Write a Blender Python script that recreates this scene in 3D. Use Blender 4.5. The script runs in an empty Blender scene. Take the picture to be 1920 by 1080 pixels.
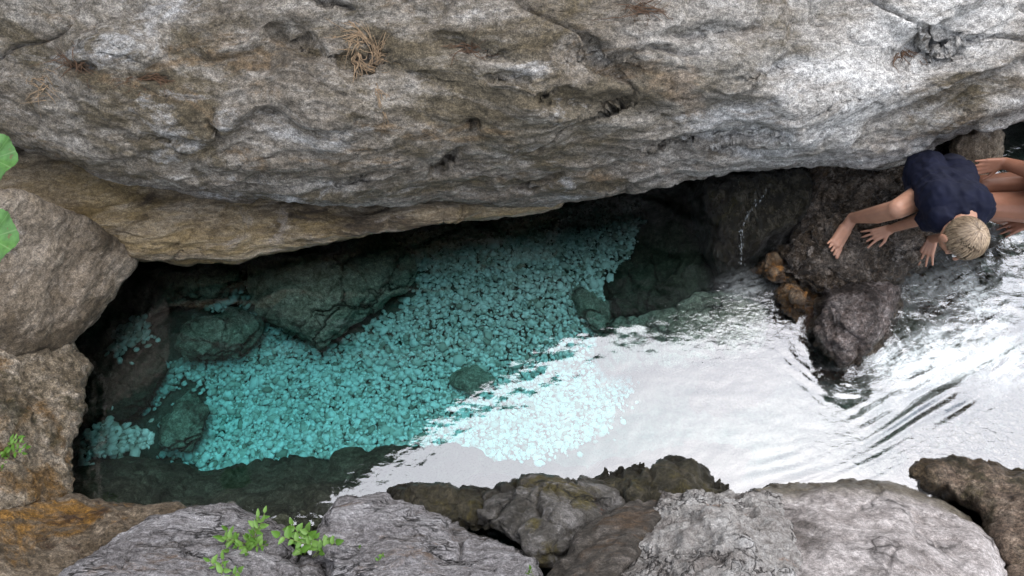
import bpy, math, random
import numpy as np
from mathutils import Vector, Matrix
from mathutils.geometry import delaunay_2d_cdt

random.seed(7)
RNG = np.random.default_rng(7)
scene = bpy.context.scene
COL = scene.collection

# ------------------------------------------------------------------ camera, world, sun, exposure
CAM_H = 3.2
PITCH = math.radians(58)
FPX = 1387.0                     # focal length in photo pixels (1920 wide)
cam_data = bpy.data.cameras.new('camera')
cam_data.sensor_width = 36.0
cam_data.lens = 36.0 * FPX / 1920.0
cam_data.clip_start = 0.05
cam_data.clip_end = 500.0
cam = bpy.data.objects.new('camera', cam_data)
cam.location = (0, 0, CAM_H)
cam.rotation_euler = (math.pi / 2 - PITCH, 0, 0)
COL.objects.link(cam)
scene.camera = cam

SUN_EL, SUN_AZ = 67.0, 62.0       # azimuth measured from +y (far wall) towards +x (image right)
world = bpy.data.worlds.new('World')
scene.world = world
world.use_nodes = True
wn = world.node_tree
for n in list(wn.nodes):
    wn.nodes.remove(n)
wo = wn.nodes.new('ShaderNodeOutputWorld')
wb = wn.nodes.new('ShaderNodeBackground')
sky = wn.nodes.new('ShaderNodeTexSky')
sky.sky_type = 'NISHITA'
sky.sun_disc = False
sky.sun_elevation = math.radians(SUN_EL)
sky.sun_rotation = math.radians(SUN_AZ)
sky.air_density = 1.0
sky.dust_density = 1.0
sky.ozone_density = 1.0
hs = wn.nodes.new('ShaderNodeHueSaturation')
hs.inputs['Saturation'].default_value = 0.45
wb.inputs['Strength'].default_value = 0.15
wn.links.new(sky.outputs[0], hs.inputs['Color'])
wn.links.new(hs.outputs[0], wb.inputs['Color'])
wn.links.new(wb.outputs[0], wo.inputs['Surface'])

sun_d = bpy.data.lights.new('sun', 'SUN')
sun_d.energy = 1.5
sun_d.angle = math.radians(80)
sun_d.color = (1.0, 0.975, 0.945)
sun = bpy.data.objects.new('sun', sun_d)
_e, _a = math.radians(SUN_EL), math.radians(SUN_AZ)
_to = Vector((math.cos(_e) * math.sin(_a), math.cos(_e) * math.cos(_a), math.sin(_e)))
sun.rotation_euler = _to.to_track_quat('Z', 'Y').to_euler()
COL.objects.link(sun)

scene.view_settings.view_transform = 'Standard'
scene.view_settings.look = 'None'
scene.view_settings.gamma = 1.0
scene.view_settings.use_curve_mapping = False
scene.view_settings.exposure = 1.58
scene.render.engine = 'CYCLES'
cy = scene.cycles
cy.use_denoising = True
cy.max_bounces = 8
cy.diffuse_bounces = 3
cy.glossy_bounces = 3
cy.transparent_max_bounces = 12
cy.caustics_reflective = False
cy.caustics_refractive = False
cy.sample_clamp_indirect = 4.0

# ------------------------------------------------------------------ photo pixel -> world helpers
CP, SP = math.cos(PITCH), math.sin(PITCH)
CAM = np.array([0.0, 0.0, CAM_H])


def rays(u, v):
    a = (np.asarray(u, float) - 960) / FPX
    b = (540 - np.asarray(v, float)) / FPX
    return np.stack([a, CP + b * SP, -SP + b * CP], -1)


def Z(u, v, z):
    d = rays(u, v)
    return CAM + d * ((z - CAM_H) / d[..., 2])[..., None]


def Y(u, v, y):
    d = rays(u, v)
    return CAM + d * (y / d[..., 1])[..., None]


def proj(p):
    q = np.asarray(p, float) - CAM
    f = q[..., 1] * CP - q[..., 2] * SP
    up = q[..., 1] * SP + q[..., 2] * CP
    return 960 + FPX * q[..., 0] / f, 540 - FPX * up / f, f


# ------------------------------------------------------------------ numpy noise
_P = np.random.default_rng(11).permutation(256)
_P = np.concatenate([_P, _P, _P])
_G = np.random.default_rng(12).normal(size=(256, 3))
_G /= np.linalg.norm(_G, axis=1)[:, None]
_J = np.random.default_rng(13).random((256, 3))


def perlin(p):
    p = np.asarray(p, float)
    i = np.floor(p).astype(int)
    f = p - i
    i &= 255
    w = f * f * f * (f * (f * 6 - 15) + 10)
    out = 0
    for a in (0, 1):
        wa = w[:, 0] if a else 1 - w[:, 0]
        for b in (0, 1):
            wb_ = w[:, 1] if b else 1 - w[:, 1]
            for c in (0, 1):
                wc = w[:, 2] if c else 1 - w[:, 2]
                h = _P[_P[_P[i[:, 0] + a] + i[:, 1] + b] + i[:, 2] + c]
                out = out + wa * wb_ * wc * np.einsum('ij,ij->i', _G[h], f - np.array([a, b, c]))
    return out * 1.5


def fbm(p, octv=4, gain=0.5, ridged=False):
    s, a = 0, 1.0
    for k in range(octv):
        n = perlin(p * 2.03 ** k + 17.3 * k)
        s = s + a * (1 - 2 * np.abs(n) if ridged else n)
        a *= gain
    return s


def worley(p):
    p = np.asarray(p, float)
    i = np.floor(p).astype(int)
    f = p - i
    f1 = np.full(len(p), 9.0)
    f2 = np.full(len(p), 9.0)
    idc = np.zeros(len(p), int)
    for a in (-1, 0, 1):
        for b in (-1, 0, 1):
            for c in (-1, 0, 1):
                h = _P[_P[_P[(i[:, 0] + a) & 255] + ((i[:, 1] + b) & 255)] + ((i[:, 2] + c) & 255)]
                d = np.linalg.norm(_J[h] + np.array([a, b, c]) - f, axis=1)
                m = d < f1
                f2 = np.where(m, f1, np.minimum(f2, d))
                idc = np.where(m, h, idc)
                f1 = np.where(m, d, f1)
    return f1, f2, idc


# ------------------------------------------------------------------ mesh helpers
def link(name, me, mat=None, parent=None, loc=None, smooth=True):
    o = bpy.data.objects.new(name, me)
    COL.objects.link(o)
    if mat:
        me.materials.clear()
        me.materials.append(mat)
    if smooth:
        me.polygons.foreach_set('use_smooth', np.ones(len(me.polygons), bool))
    if loc is not None:
        o.location = loc
    if parent:
        o.parent = parent
    return o


def tag(o, label=None, cat=None, group=None, kind=None):
    if label: o['label'] = label
    if cat: o['category'] = cat
    if group: o['group'] = group
    if kind: o['kind'] = kind
    return o


def mesh(name, v, f):
    me = bpy.data.meshes.new(name)
    me.from_pydata([tuple(x) for x in v], [], [tuple(x) for x in f])
    me.update()
    return me


def remesh(me, voxel, smooth=2, factor=0.5):
    o = bpy.data.objects.new('tmp', me)
    COL.objects.link(o)
    m = o.modifiers.new('r', 'REMESH')
    m.mode = 'VOXEL'
    m.voxel_size = voxel
    if smooth:
        s = o.modifiers.new('s', 'SMOOTH')
        s.factor = factor
        s.iterations = smooth
    dg = bpy.context.evaluated_depsgraph_get()
    out = bpy.data.meshes.new_from_object(o.evaluated_get(dg))
    bpy.data.objects.remove(o)
    bpy.data.meshes.remove(me)
    return out


def getco(me):
    a = np.empty(len(me.vertices) * 3, np.float32)
    me.vertices.foreach_get('co', a)
    return a.reshape(-1, 3).astype(float)


def getno(me):
    a = np.empty(len(me.vertices) * 3, np.float32)
    me.vertex_normals.foreach_get('vector', a)
    return a.reshape(-1, 3).astype(float)


def setco(me, co):
    me.vertices.foreach_set('co', np.ascontiguousarray(co, np.float32).ravel())
    me.update()


def poly_dist(px, py, poly):
    """unsigned distance to polygon edges, inside mask"""
    poly = np.asarray(poly, float)
    a, b = poly, np.roll(poly, -1, 0)
    p = np.stack([px, py], -1)[:, None, :]
    ab = (b - a)[None]
    t = np.clip(((p - a[None]) * ab).sum(-1) / (ab ** 2).sum(-1), 0, 1)
    d = np.linalg.norm(p - (a[None] + t[..., None] * ab), axis=-1).min(1)
    inside = np.zeros(len(px), bool)
    for (x1, y1), (x2, y2) in zip(a, b):
        c = ((y1 > py) != (y2 > py))
        with np.errstate(divide='ignore', invalid='ignore'):
            xi = (x2 - x1) * (py - y1) / (y2 - y1) + x1
        inside ^= c & (px < xi)
    return d, inside


def tps(cu, cv, ct):
    P = np.stack([cu, cv], -1) / 500.0
    n = len(P)
    r = np.linalg.norm(P[:, None] - P[None], axis=-1)
    K = r + 0                                    # linear kernel: robust, no overshoot
    A = np.zeros((n + 3, n + 3))
    A[:n, :n] = K + np.eye(n) * 1e-3
    A[:n, n] = 1; A[:n, n + 1:] = P
    A[n, :n] = 1; A[n + 1:, :n] = P.T
    w = np.linalg.solve(A, np.concatenate([ct, np.zeros(3)]))

    def f(u, v):
        q = np.stack([u, v], -1) / 500.0
        r_ = np.linalg.norm(q[:, None] - P[None], axis=-1)
        return r_ @ w[:n] + w[n] + q @ w[n + 1:]
    return f


def displace(me, disp, seed=0):
    co, no = getco(me), getno(me)
    p = co + seed * 3.71
    h = np.zeros(len(co))
    for d in disp:
        k = d[0]
        if k == 'fbm':          # ('fbm', amp, freq, octaves, stretch)
            h += d[1] * fbm(p * d[2] * np.array(d[4] if len(d) > 4 else (1, 1, 1)), d[3])
        elif k == 'ridge':
            h += d[1] * (fbm(p * d[2] * np.array(d[4] if len(d) > 4 else (1, 1, 1)), d[3], ridged=True) - 0.8)
        elif k == 'crack':      # sharp narrow grooves along noise zero lines
            q = p * d[2] * np.array(d[3])
            n = fbm(q, 3)
            h -= d[1] * np.exp(-(n / d[4]) ** 2)
        elif k == 'pit':        # scooped hollows
            q = p * d[2] * np.array(d[3]) + 0.25 * np.stack([fbm(p * d[2] * .7 + 5 * j, 2) for j in range(3)], -1)
            f1, f2, idc = worley(q)
            s = (_J[idc][:, 0] > d[4])
            h -= d[1] * s * np.clip(1 - (f1 / 0.62) ** 2, 0, 1) ** 0.8
        elif k == 'lump':       # rounded bumps
            f1, f2, idc = worley(p * d[2])
            h += d[1] * np.clip(1 - f1 * 1.3, 0, 1) ** 0.7
        elif k == 'facet':      # broken planes
            q = p * d[2] * np.array(d[3]) + 0.3 * np.stack([perlin(p * d[2] + 9 * j) for j in range(3)], -1)
            f1, f2, idc = worley(q)
            cell = _J[idc]
            slope = ((q - np.floor(q)) - 0.5) @ np.array([0.4, 0.3, 0.5])
            h += d[1] * ((cell[:, 0] - .5) * 1.4 + slope * (cell[:, 1] - .5) * 2) - d[1] * 0.6 * np.clip(1 - (f2 - f1) / 0.09, 0, 1)
        elif k == 'terrace':    # layered steps
            q = p @ np.array(d[3]) * d[2] + 0.6 * fbm(p * 1.6, 3)
            fr = q - np.floor(q)
            msk = np.clip(0.6 + 1.2 * fbm(p * 0.9 + 31, 2), 0.05, 1.3)
            h += d[1] * msk * (1 - fr - np.clip((fr - 0.84) / 0.16, 0, 1) * -1 * 1.0 - 0.5) if False else d[1] * msk * (np.where(fr < 0.86, 1 - fr / 0.86, (fr - 0.86) / 0.14) - 0.5)
    setco(me, co + no * h[:, None])


def rock(name, outline, ctrl, mat, label, cat, disp, round_px=36, round_m=0.16, thick=0.7, voxel=0.01,
         seed=1, step=15, group=None, kind=None, smooth=2, jag=5.0, dents=()):
    """outline: [(u, v, point3d)] ring; ctrl: extra interior [(u, v, point3d)] giving the relief."""
    ring = []
    n = len(outline)
    for i in range(n):
        u1, v1 = outline[i][:2]
        u2, v2 = outline[(i + 1) % n][:2]
        m = max(1, int(math.hypot(u2 - u1, v2 - v1) / step))
        for k in range(m):
            ring.append((u1 + (u2 - u1) * k / m, v1 + (v2 - v1) * k / m))
    ring = np.array(ring)
    q3 = np.concatenate([ring / 55.0, np.full((len(ring), 1), seed * 2.3)], 1)
    ring = ring + jag * np.stack([fbm(q3, 3), fbm(q3 + 40, 3)], -1)
    C = list(outline) + list(ctrl)
    fit = tps(np.array([c[0] for c in C], float), np.array([c[1] for c in C], float),
              np.array([proj(c[2])[2] for c in C], float))
    u0, v0 = ring.min(0); u1, v1 = ring.max(0)
    gu, gv = np.meshgrid(np.arange(u0, u1, step), np.arange(v0, v1, step))
    gu = gu.ravel() + RNG.uniform(-3, 3, gu.size); gv = gv.ravel() + RNG.uniform(-3, 3, gv.size)
    d, ins = poly_dist(gu, gv, ring)
    ok = ins & (d > step * 0.6)
    gu, gv = gu[ok], gv[ok]
    nr = len(ring)
    U = np.concatenate([ring[:, 0], gu]); V = np.concatenate([ring[:, 1], gv])
    vs, _, fs, ov, _, _ = delaunay_2d_cdt([Vector((a, b)) for a, b in zip(U, V)],
                                          [(i, (i + 1) % nr) for i in range(nr)],
                                          [list(range(nr))], 1, 1e-4)
    U = np.array([x[0] for x in vs]); V = np.array([x[1] for x in vs])
    D, _ = poly_dist(U, V, ring)
    onring = D < 0.01
    t = fit(U, V)
    s = np.clip(D / round_px, 0, 1)
    t = t + round_m * (1 - np.sqrt(np.clip(1 - (1 - s) ** 2, 0, 1)))
    dirs = rays(U, V)
    front = CAM + dirs * t[:, None]
    sb = np.clip(D / (round_px * 1.6), 0, 1)
    tb = t + np.where(onring, 0, 0.06 + thick * np.sqrt(np.clip(1 - (1 - sb) ** 2, 0, 1)))
    back = CAM + dirs * tb[:, None]
    nv = len(U)
    bi = np.arange(nv)
    extra = np.where(~onring)[0]
    bi[extra] = nv + np.arange(len(extra))
    co = np.concatenate([front, back[extra]])
    faces = []
    for f in fs:
        f = list(f)
        faces.append(f[::-1])
        faces.append([int(bi[k]) for k in f])
    c0 = co.mean(0)
    me = mesh(name, co - c0, faces)
    me = remesh(me, voxel, smooth)
    me.name = name
    displace(me, disp, seed)
    if dents:
        cc, nn = getco(me), getno(me)
        qu, qv, _ = proj(cc + c0)
        vis = np.clip(-(nn * (cc + c0 - CAM)).sum(1) * 2, 0, 1)
        wq = np.stack([qu / 60, qv / 60, 0 * qu], -1)
        qu = qu + 14 * fbm(wq, 3); qv = qv + 10 * fbm(wq + 9, 3)
        hh = np.zeros(len(cc))
        for (du, dv, ru, rv, ang, dep) in dents:
            ca, sa = math.cos(math.radians(ang)), math.sin(math.radians(ang))
            a1_ = ((qu - du) * ca + (qv - dv) * sa) / ru; b1_ = (-(qu - du) * sa + (qv - dv) * ca) / rv
            hh -= 1.35 * dep * np.exp(-(a1_ ** 2 + b1_ ** 2) ** 1.6)
        setco(me, cc + nn * (hh * vis)[:, None])
    o = link(name, me, mat, loc=c0)
    return tag(o, label, cat, group, kind)


def surf_z(o, u, v):
    """world point where the photo ray (u,v) meets object o"""
    d = Vector(rays(u, v))
    ok, loc, no, _ = o.ray_cast(Vector(CAM) - o.location, d.normalized())
    return (loc + o.location, no) if ok else (None, None)


# ------------------------------------------------------------------ materials
def new_mat(name):
    m = bpy.data.materials.new(name)
    m.use_nodes = True
    nt = m.node_tree
    for n in list(nt.nodes):
        nt.nodes.remove(n)
    out = nt.nodes.new('ShaderNodeOutputMaterial')
    return m, nt, out


def N(nt, t, **kw):
    n = nt.nodes.new('ShaderNode' + t)
    for k, v in kw.items():
        if k in n.inputs.keys():
            n.inputs[k].default_value = v
        else:
            setattr(n, k, v)
    return n


def mixc(nt, fac, a, b, mode='MIX'):
    m = nt.nodes.new('ShaderNodeMix')
    m.data_type = 'RGBA'
    m.blend_type = mode
    for sock, val in ((m.inputs[0], fac), (m.inputs[6], a), (m.inputs[7], b)):
        if hasattr(val, 'default_value') or hasattr(val, 'is_linked'):
            nt.links.new(val, sock)
        elif isinstance(val, (int, float)):
            sock.default_value = val
        else:
            sock.default_value = (*val, 1)
    return m.outputs[2]


def ramp(nt, src, stops):
    r = nt.nodes.new('ShaderNodeValToRGB')
    el = r.color_ramp.elements
    while len(el) < len(stops):
        el.new(0.5)
    for e, (p, c) in zip(el, stops):
        e.position = p
        e.color = (*(c if hasattr(c, '__len__') else (c, c, c)), 1)
    nt.links.new(src, r.inputs[0])
    return r.outputs[0]


def noise(nt, co, scale, detail=6, rough=0.6, dist=0.0, dims=None):
    n = nt.nodes.new('ShaderNodeTexNoise')
    n.inputs['Scale'].default_value = scale
    n.inputs['Detail'].default_value = detail
    n.inputs['Roughness'].default_value = rough
    n.inputs['Distortion'].default_value = dist
    nt.links.new(co, n.inputs['Vector'])
    return n.outputs[0]


def mapped(nt, co, scale=(1, 1, 1), rot=(0, 0, 0), loc=(0, 0, 0)):
    m = nt.nodes.new('ShaderNodeMapping')
    m.inputs['Scale'].default_value = scale
    m.inputs['Rotation'].default_value = rot
    m.inputs['Location'].default_value = loc
    nt.links.new(co, m.inputs['Vector'])
    return m.outputs[0]


STONE_DIM = 0.84


def rock_mat(name, dark, mid, light, stains=(), grain=1.0, stretch=(1, 1, 1), rot=(0, 0, 0), rough=(0.7, 0.95),
             bump=0.5, bump_d=0.012, speck=0.5, base_scale=3.0, spec=0.35, seed=0.0, cracks=0.0, crack_scale=5.0, pale_x=None, wet_line=True, wet_h=0.0):
    """stains: list of (colour, scale, lo, hi, amount) irregular patches of lichen, moss, iron or dirt"""
    if wet_line:            # above-water stone toned down evenly to offset exposure raised for the pool
        dark, mid, light = ([x * STONE_DIM for x in q] for q in (dark, mid, light))
        stains = [(tuple(x * STONE_DIM for x in q[0]),) + tuple(q[1:]) for q in stains]
    m, nt, out = new_mat(name)
    tc = nt.nodes.new('ShaderNodeTexCoord')
    co = mapped(nt, tc.outputs['Object'], loc=(seed, seed * 1.7, seed * .6))
    sco = mapped(nt, co, scale=stretch, rot=rot)
    n1 = noise(nt, sco, base_scale, 8, 0.66, 0.5)
    n2 = noise(nt, sco, base_scale * 6, 8, 0.72, 0.4)
    n3 = noise(nt, mapped(nt, co, scale=[0.5 + 0.5 * k for k in stretch], rot=rot), 48 * grain, 7, 0.8)
    n4 = noise(nt, co, 170 * grain, 3, 0.75)
    c1 = ramp(nt, n1, [(0.36, dark), (0.50, mid), (0.64, light)])
    c2 = ramp(nt, n2, [(0.36, dark), (0.51, mid), (0.64, light)])
    c = mixc(nt, 0.5, c1, c2)
    for k, (col, sc, lo, hi, am) in enumerate(stains):
        s = noise(nt, mapped(nt, sco, loc=(3.1 * k + 7, k * 5.3, 2.2 * k)), sc, 9, 0.72, 0.7)
        msk = ramp(nt, s, [(lo, 0.0), (hi, am)])
        c = mixc(nt, msk, c, col)
    if pale_x:      # paler tone towards one end of the rock
        sx = nt.nodes.new('ShaderNodeSeparateXYZ'); nt.links.new(tc.outputs['Object'], sx.inputs[0])
        mr = nt.nodes.new('ShaderNodeMapRange'); mr.interpolation_type = 'SMOOTHSTEP'
        mr.inputs['From Min'].default_value, mr.inputs['From Max'].default_value = pale_x[0], pale_x[1]
        nt.links.new(sx.outputs[0], mr.inputs['Value'])
        pm = nt.nodes.new('ShaderNodeMath'); pm.operation = 'MULTIPLY'
        nt.links.new(mr.outputs[0], pm.inputs[0])
        nt.links.new(ramp(nt, n1, [(0.40, 0.0), (0.60, pale_x[3] * 1.4)]), pm.inputs[1])
        c = mixc(nt, pm.outputs[0], c, pale_x[2])
    sp = ramp(nt, n3, [(0.36, 0.30), (0.5, 1.0), (0.62, 1.75)])
    c = mixc(nt, speck, c, sp, 'MULTIPLY')
    sp2 = ramp(nt, n4, [(0.36, 0.5), (0.5, 1.0), (0.62, 1.6)])
    c = mixc(nt, speck, c, sp2, 'MULTIPLY')
    add = nt.nodes.new('ShaderNodeMath'); add.operation = 'MULTIPLY_ADD'
    nt.links.new(n2, add.inputs[0]); add.inputs[1].default_value = 1.8
    nt.links.new(n3, add.inputs[2])
    vo = nt.nodes.new('ShaderNodeTexVoronoi')
    vo.inputs['Scale'].default_value = 40 * grain
    nt.links.new(sco, vo.inputs['Vector'])
    add2 = nt.nodes.new('ShaderNodeMath'); add2.operation = 'MULTIPLY_ADD'
    nt.links.new(vo.outputs[0], add2.inputs[0]); add2.inputs[1].default_value = 0.4
    nt.links.new(add.outputs[0], add2.inputs[2])
    add3 = nt.nodes.new('ShaderNodeMath'); add3.operation = 'MULTIPLY_ADD'
    nt.links.new(n4, add3.inputs[0]); add3.inputs[1].default_value = 0.4
    nt.links.new(add2.outputs[0], add3.inputs[2])
    height = add3.outputs[0]
    if cracks:
        wn_ = nt.nodes.new('ShaderNodeTexNoise')
        wn_.inputs['Scale'].default_value = crack_scale * 1.2; wn_.inputs['Detail'].default_value = 5
        nt.links.new(sco, wn_.inputs['Vector'])
        wv = nt.nodes.new('ShaderNodeVectorMath'); wv.operation = 'SCALE'; wv.inputs['Scale'].default_value = 0.5
        nt.links.new(wn_.outputs['Color'], wv.inputs[0])
        av = nt.nodes.new('ShaderNodeVectorMath'); av.operation = 'ADD'
        nt.links.new(sco, av.inputs[0]); nt.links.new(wv.outputs[0], av.inputs[1])
        cv = nt.nodes.new('ShaderNodeTexVoronoi'); cv.feature = 'DISTANCE_TO_EDGE'
        cv.inputs['Scale'].default_value = crack_scale
        nt.links.new(av.outputs[0], cv.inputs['Vector'])
        gate = ramp(nt, noise(nt, co, crack_scale * 0.7, 4, 0.6), [(0.46, 0.0), (0.56, 1.0)])
        ln = ramp(nt, cv.outputs['Distance'], [(0.0, 1.0), (0.035, 0.35), (0.09, 0.0)])
        lm = nt.nodes.new('ShaderNodeMath'); lm.operation = 'MULTIPLY'
        nt.links.new(ln, lm.inputs[0]); nt.links.new(gate, lm.inputs[1])
        c = mixc(nt, lm.outputs[0], c, tuple(x * 0.3 for x in dark))
        hm = nt.nodes.new('ShaderNodeMath'); hm.operation = 'MULTIPLY_ADD'
        nt.links.new(lm.outputs[0], hm.inputs[0]); hm.inputs[1].default_value = -cracks
        nt.links.new(height, hm.inputs[2])
        height = hm.outputs[0]
    # stone stays dark and wet just above the water line
    gp_ = nt.nodes.new('ShaderNodeNewGeometry')
    sz_ = nt.nodes.new('ShaderNodeSeparateXYZ'); nt.links.new(gp_.outputs['Position'], sz_.inputs[0])
    wv_ = nt.nodes.new('ShaderNodeMath'); wv_.operation = 'MULTIPLY_ADD'
    nt.links.new(n1, wv_.inputs[0]); wv_.inputs[1].default_value = -0.22; nt.links.new(sz_.outputs[2], wv_.inputs[2])
    wr_ = nt.nodes.new('ShaderNodeMapRange'); wr_.interpolation_type = 'SMOOTHSTEP'
    wr_.inputs['From Min'].default_value, wr_.inputs['From Max'].default_value = -0.085 + wet_h, -0.01 + wet_h * 1.25
    wr_.inputs['To Min'].default_value, wr_.inputs['To Max'].default_value = 1.0, 0.0
    nt.links.new(wv_.outputs[0], wr_.inputs['Value'])
    if wet_line:
        c = mixc(nt, wr_.outputs[0], c, (0.36, 0.34, 0.27), 'MULTIPLY')
    bs = nt.nodes.new('ShaderNodeBsdfPrincipled')
    nt.links.new(c, bs.inputs['Base Color'])
    bs.inputs['Specular IOR Level'].default_value = spec
    rr = ramp(nt, n2, [(0.3, rough[0]), (0.7, rough[1])])
    if wet_line:
        rr = mixc(nt, wr_.outputs[0], rr, (0.3, 0.3, 0.3))
    nt.links.new(rr, bs.inputs['Roughness'])
    b = nt.nodes.new('ShaderNodeBump')
    b.inputs['Strength'].default_value = bump
    b.inputs['Distance'].default_value = bump_d
    nt.links.new(height, b.inputs['Height'])
    nt.links.new(b.outputs[0], bs.inputs['Normal'])
    nt.links.new(bs.outputs[0], out.inputs[0])
    return m


M = {}
M['wall'] = rock_mat('grey_limestone', (0.098, 0.076, 0.052), (0.225, 0.193, 0.156), (0.43, 0.395, 0.35),
                     [((0.095, 0.072, 0.038), 1.5, 0.49, 0.57, 0.85), ((0.48, 0.47, 0.46), 2.2, 0.56, 0.65, 0.8), ((0.18, 0.12, 0.065), 3.4, 0.56, 0.63, 0.75), ((0.07, 0.055, 0.032), 4.5, 0.61, 0.66, 0.8)],
                     stretch=(0.5, 1, 1.2), rot=(0, 0.25, 0), bump=0.9, bump_d=0.018, speck=0.85, pale_x=(0.2, 1.9, (0.55, 0.54, 0.525), .5))
M['unseen_cliff'] = rock_mat('dark_reflection_cliff', (0.02, 0.02, 0.012), (0.045, 0.045, 0.025), (0.09, 0.088, 0.06), [], bump=0.6, speck=0.5)  # evenly darkened so that its mirror image stays dark in the water
M['ochre'] = rock_mat('ochre_limestone', (0.14, 0.098, 0.056), (0.37, 0.285, 0.18), (0.60, 0.51, 0.39),
                      [((0.055, 0.036, 0.020), 2.2, 0.50, 0.58, 0.9), ((0.36, 0.25, 0.10), 1.6, 0.49, 0.59, 0.6), ((0.50, 0.43, 0.36), 2.6, 0.57, 0.63, 0.7)],
                      stretch=(0.35, 1, 1.8), rot=(0, 0.12, 0), bump=1.0, bump_d=0.02, speck=0.6)
M['brown_slab'] = rock_mat('brown_limestone', (0.11, 0.082, 0.052), (0.27, 0.215, 0.158), (0.46, 0.39, 0.315),
                           [((0.06, 0.042, 0.022), 2.0, 0.52, 0.60, 0.8), ((0.55, 0.50, 0.45), 3.4, 0.60, 0.66, 0.6), ((0.26, 0.18, 0.08), 1.6, .58, .66, .4)],
                           stretch=(1, 0.5, 1.2), rot=(0, 0, 0.7), bump=1.0, bump_d=.018, speck=0.75)
M['pitted'] = rock_mat('pitted_limestone', (0.09, 0.068, 0.040), (0.25, 0.20, 0.14), (0.52, 0.45, 0.37),
                       [((0.17, 0.085, 0.015), 3.0, 0.50, 0.60, 0.8), ((0.04, 0.035, 0.014), 3.4, 0.54, 0.62, 0.8)],
                       bump=1.0, bump_d=0.022, speck=1.0, rough=(0.3, 0.7), grain=.9)
M['rust'] = rock_mat('iron_stained_limestone', (0.060, 0.042, 0.026), (0.17, 0.130, 0.088), (0.38, 0.31, 0.235),
                     [((0.29, 0.145, 0.025), 2.6, 0.55, 0.62, 0.85), ((0.05, 0.025, 0.013), 4.0, 0.53, 0.60, 0.85)],
                     stretch=(0.7, 1, 1), bump=1.0, bump_d=0.02, speck=0.9, rough=(0.3, 0.7))
M['lavender'] = rock_mat('lavender_grey_limestone', (0.13, 0.115, 0.11), (0.34, 0.32, 0.325), (0.64, 0.62, 0.64),
                         [((0.08, 0.06, 0.042), 3.2, 0.54, 0.62, 0.85), ((0.22, 0.14, 0.085), 5, 0.58, 0.66, 0.7)],
                         stretch=(0.5, 1.7, 1.6), rot=(0, 0, -0.5), bump=1.0, bump_d=0.03, speck=0.7, cracks=2.2, crack_scale=5.5)
M['greydark'] = rock_mat('dark_mossy_limestone', (0.035, 0.03, 0.024), (0.105, 0.096, 0.085), (0.30, 0.285, 0.28),
                         [((0.07, 0.055, 0.012), 3.4, 0.53, 0.60, 0.9), ((0.028, 0.025, 0.019), 2.0, 0.50, 0.58, 0.8), ((0.16, 0.055, 0.03), 5.5, 0.62, 0.67, 0.8)],
                         stretch=(0.8, 1.2, 1), rot=(0, 0, 0.6), bump=0.9, bump_d=.016, speck=0.6, rough=(0.4, 0.8), cracks=1.8, crack_scale=4, wet_h=.04)
M['moss'] = rock_mat('mossy_wet_stone', (0.018, 0.016, 0.009), (0.042, 0.036, 0.02), (0.12, 0.10, 0.065),
                     [((0.07, 0.055, 0.014), 6.0, 0.56, 0.63, 0.7)], bump=1.0, bump_d=.018, speck=0.8, rough=(0.25, 0.6), spec=0.45)
M['white_rough'] = rock_mat('white_rough_limestone', (0.20, 0.165, 0.145), (0.48, 0.45, 0.425), (0.76, 0.74, 0.72),
                            [((0.13, 0.09, 0.068), 4.0, 0.57, 0.65, 0.85), ((0.32, 0.17, 0.09), 7, 0.62, 0.68, 0.7)],
                            bump=1.0, bump_d=0.03, speck=0.5, cracks=1.6, crack_scale=7)
M['pink_smooth'] = rock_mat('pinkish_smooth_limestone', (0.17, 0.145, 0.134), (0.36, 0.325, 0.31), (0.55, 0.51, 0.495),
                            [((0.075, 0.062, 0.054), 2.0, 0.54, 0.64, 0.8), ((0.16, 0.12, 0.095), 5, 0.59, 0.66, 0.7)],
                            bump=0.8, bump_d=0.010, speck=0.6, grain=1.3, cracks=.8, crack_scale=3, wet_h=.13)
M['flank'] = rock_mat('shaded_flank_brown', (0.03, 0.024, 0.018), (0.08, 0.068, 0.056), (0.24, 0.21, 0.19), [((0.09, 0.055, 0.03), 4, .52, .6, .8)],  # dark tones stand in for shade on the white boulder's side
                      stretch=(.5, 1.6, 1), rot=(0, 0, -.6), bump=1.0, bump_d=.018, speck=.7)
M['pebbly'] = rock_mat('pebbly_brown_rock', (0.07, 0.045, 0.03), (0.19, 0.135, 0.095), (0.44, 0.35, 0.27),
                       [((0.04, 0.033, 0.011), 2.6, 0.48, 0.58, 0.85)], bump=1.0, bump_d=0.024, speck=1.0)
M['wetdark'] = rock_mat('wet_dark_stone', (0.010, 0.009, 0.006), (0.036, 0.031, 0.018), (0.16, 0.14, 0.10),
                        [((0.06, 0.052, 0.009), 3.6, 0.56, 0.64, 0.6), ((0.075, 0.036, 0.024), 4.0, 0.58, 0.66, 0.5)],
                        stretch=(1.6, 0.8, 1), rot=(0, 0, -0.5), bump=1.0, bump_d=0.026, rough=(0.08, 0.4), spec=0.7, speck=0.9)
M['wetbrown'] = rock_mat('wet_brown_stone', (0.020, 0.014, 0.009), (0.105, 0.076, 0.052), (0.40, 0.33, 0.27),
                         [((0.014, 0.011, 0.007), 2.2, 0.50, 0.58, 0.8), ((0.44, 0.38, 0.33), 12, 0.57, 0.63, 0.75), ((0.15, 0.085, 0.04), 5, .56, .63, .6)],
                         bump=1.0, bump_d=0.036, rough=(0.08, 0.36), spec=0.7, speck=1.0, base_scale=5)
M['rusty_small'] = rock_mat('rusty_wet_stone', (0.045, 0.026, 0.014), (0.14, 0.085, 0.042), (0.40, 0.30, 0.20),
                            [((0.28, 0.12, 0.02), 5.0, 0.50, 0.60, 0.8)], bump=1.0, bump_d=0.02, rough=(0.16, 0.5), spec=0.6, speck=1.0)
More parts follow.
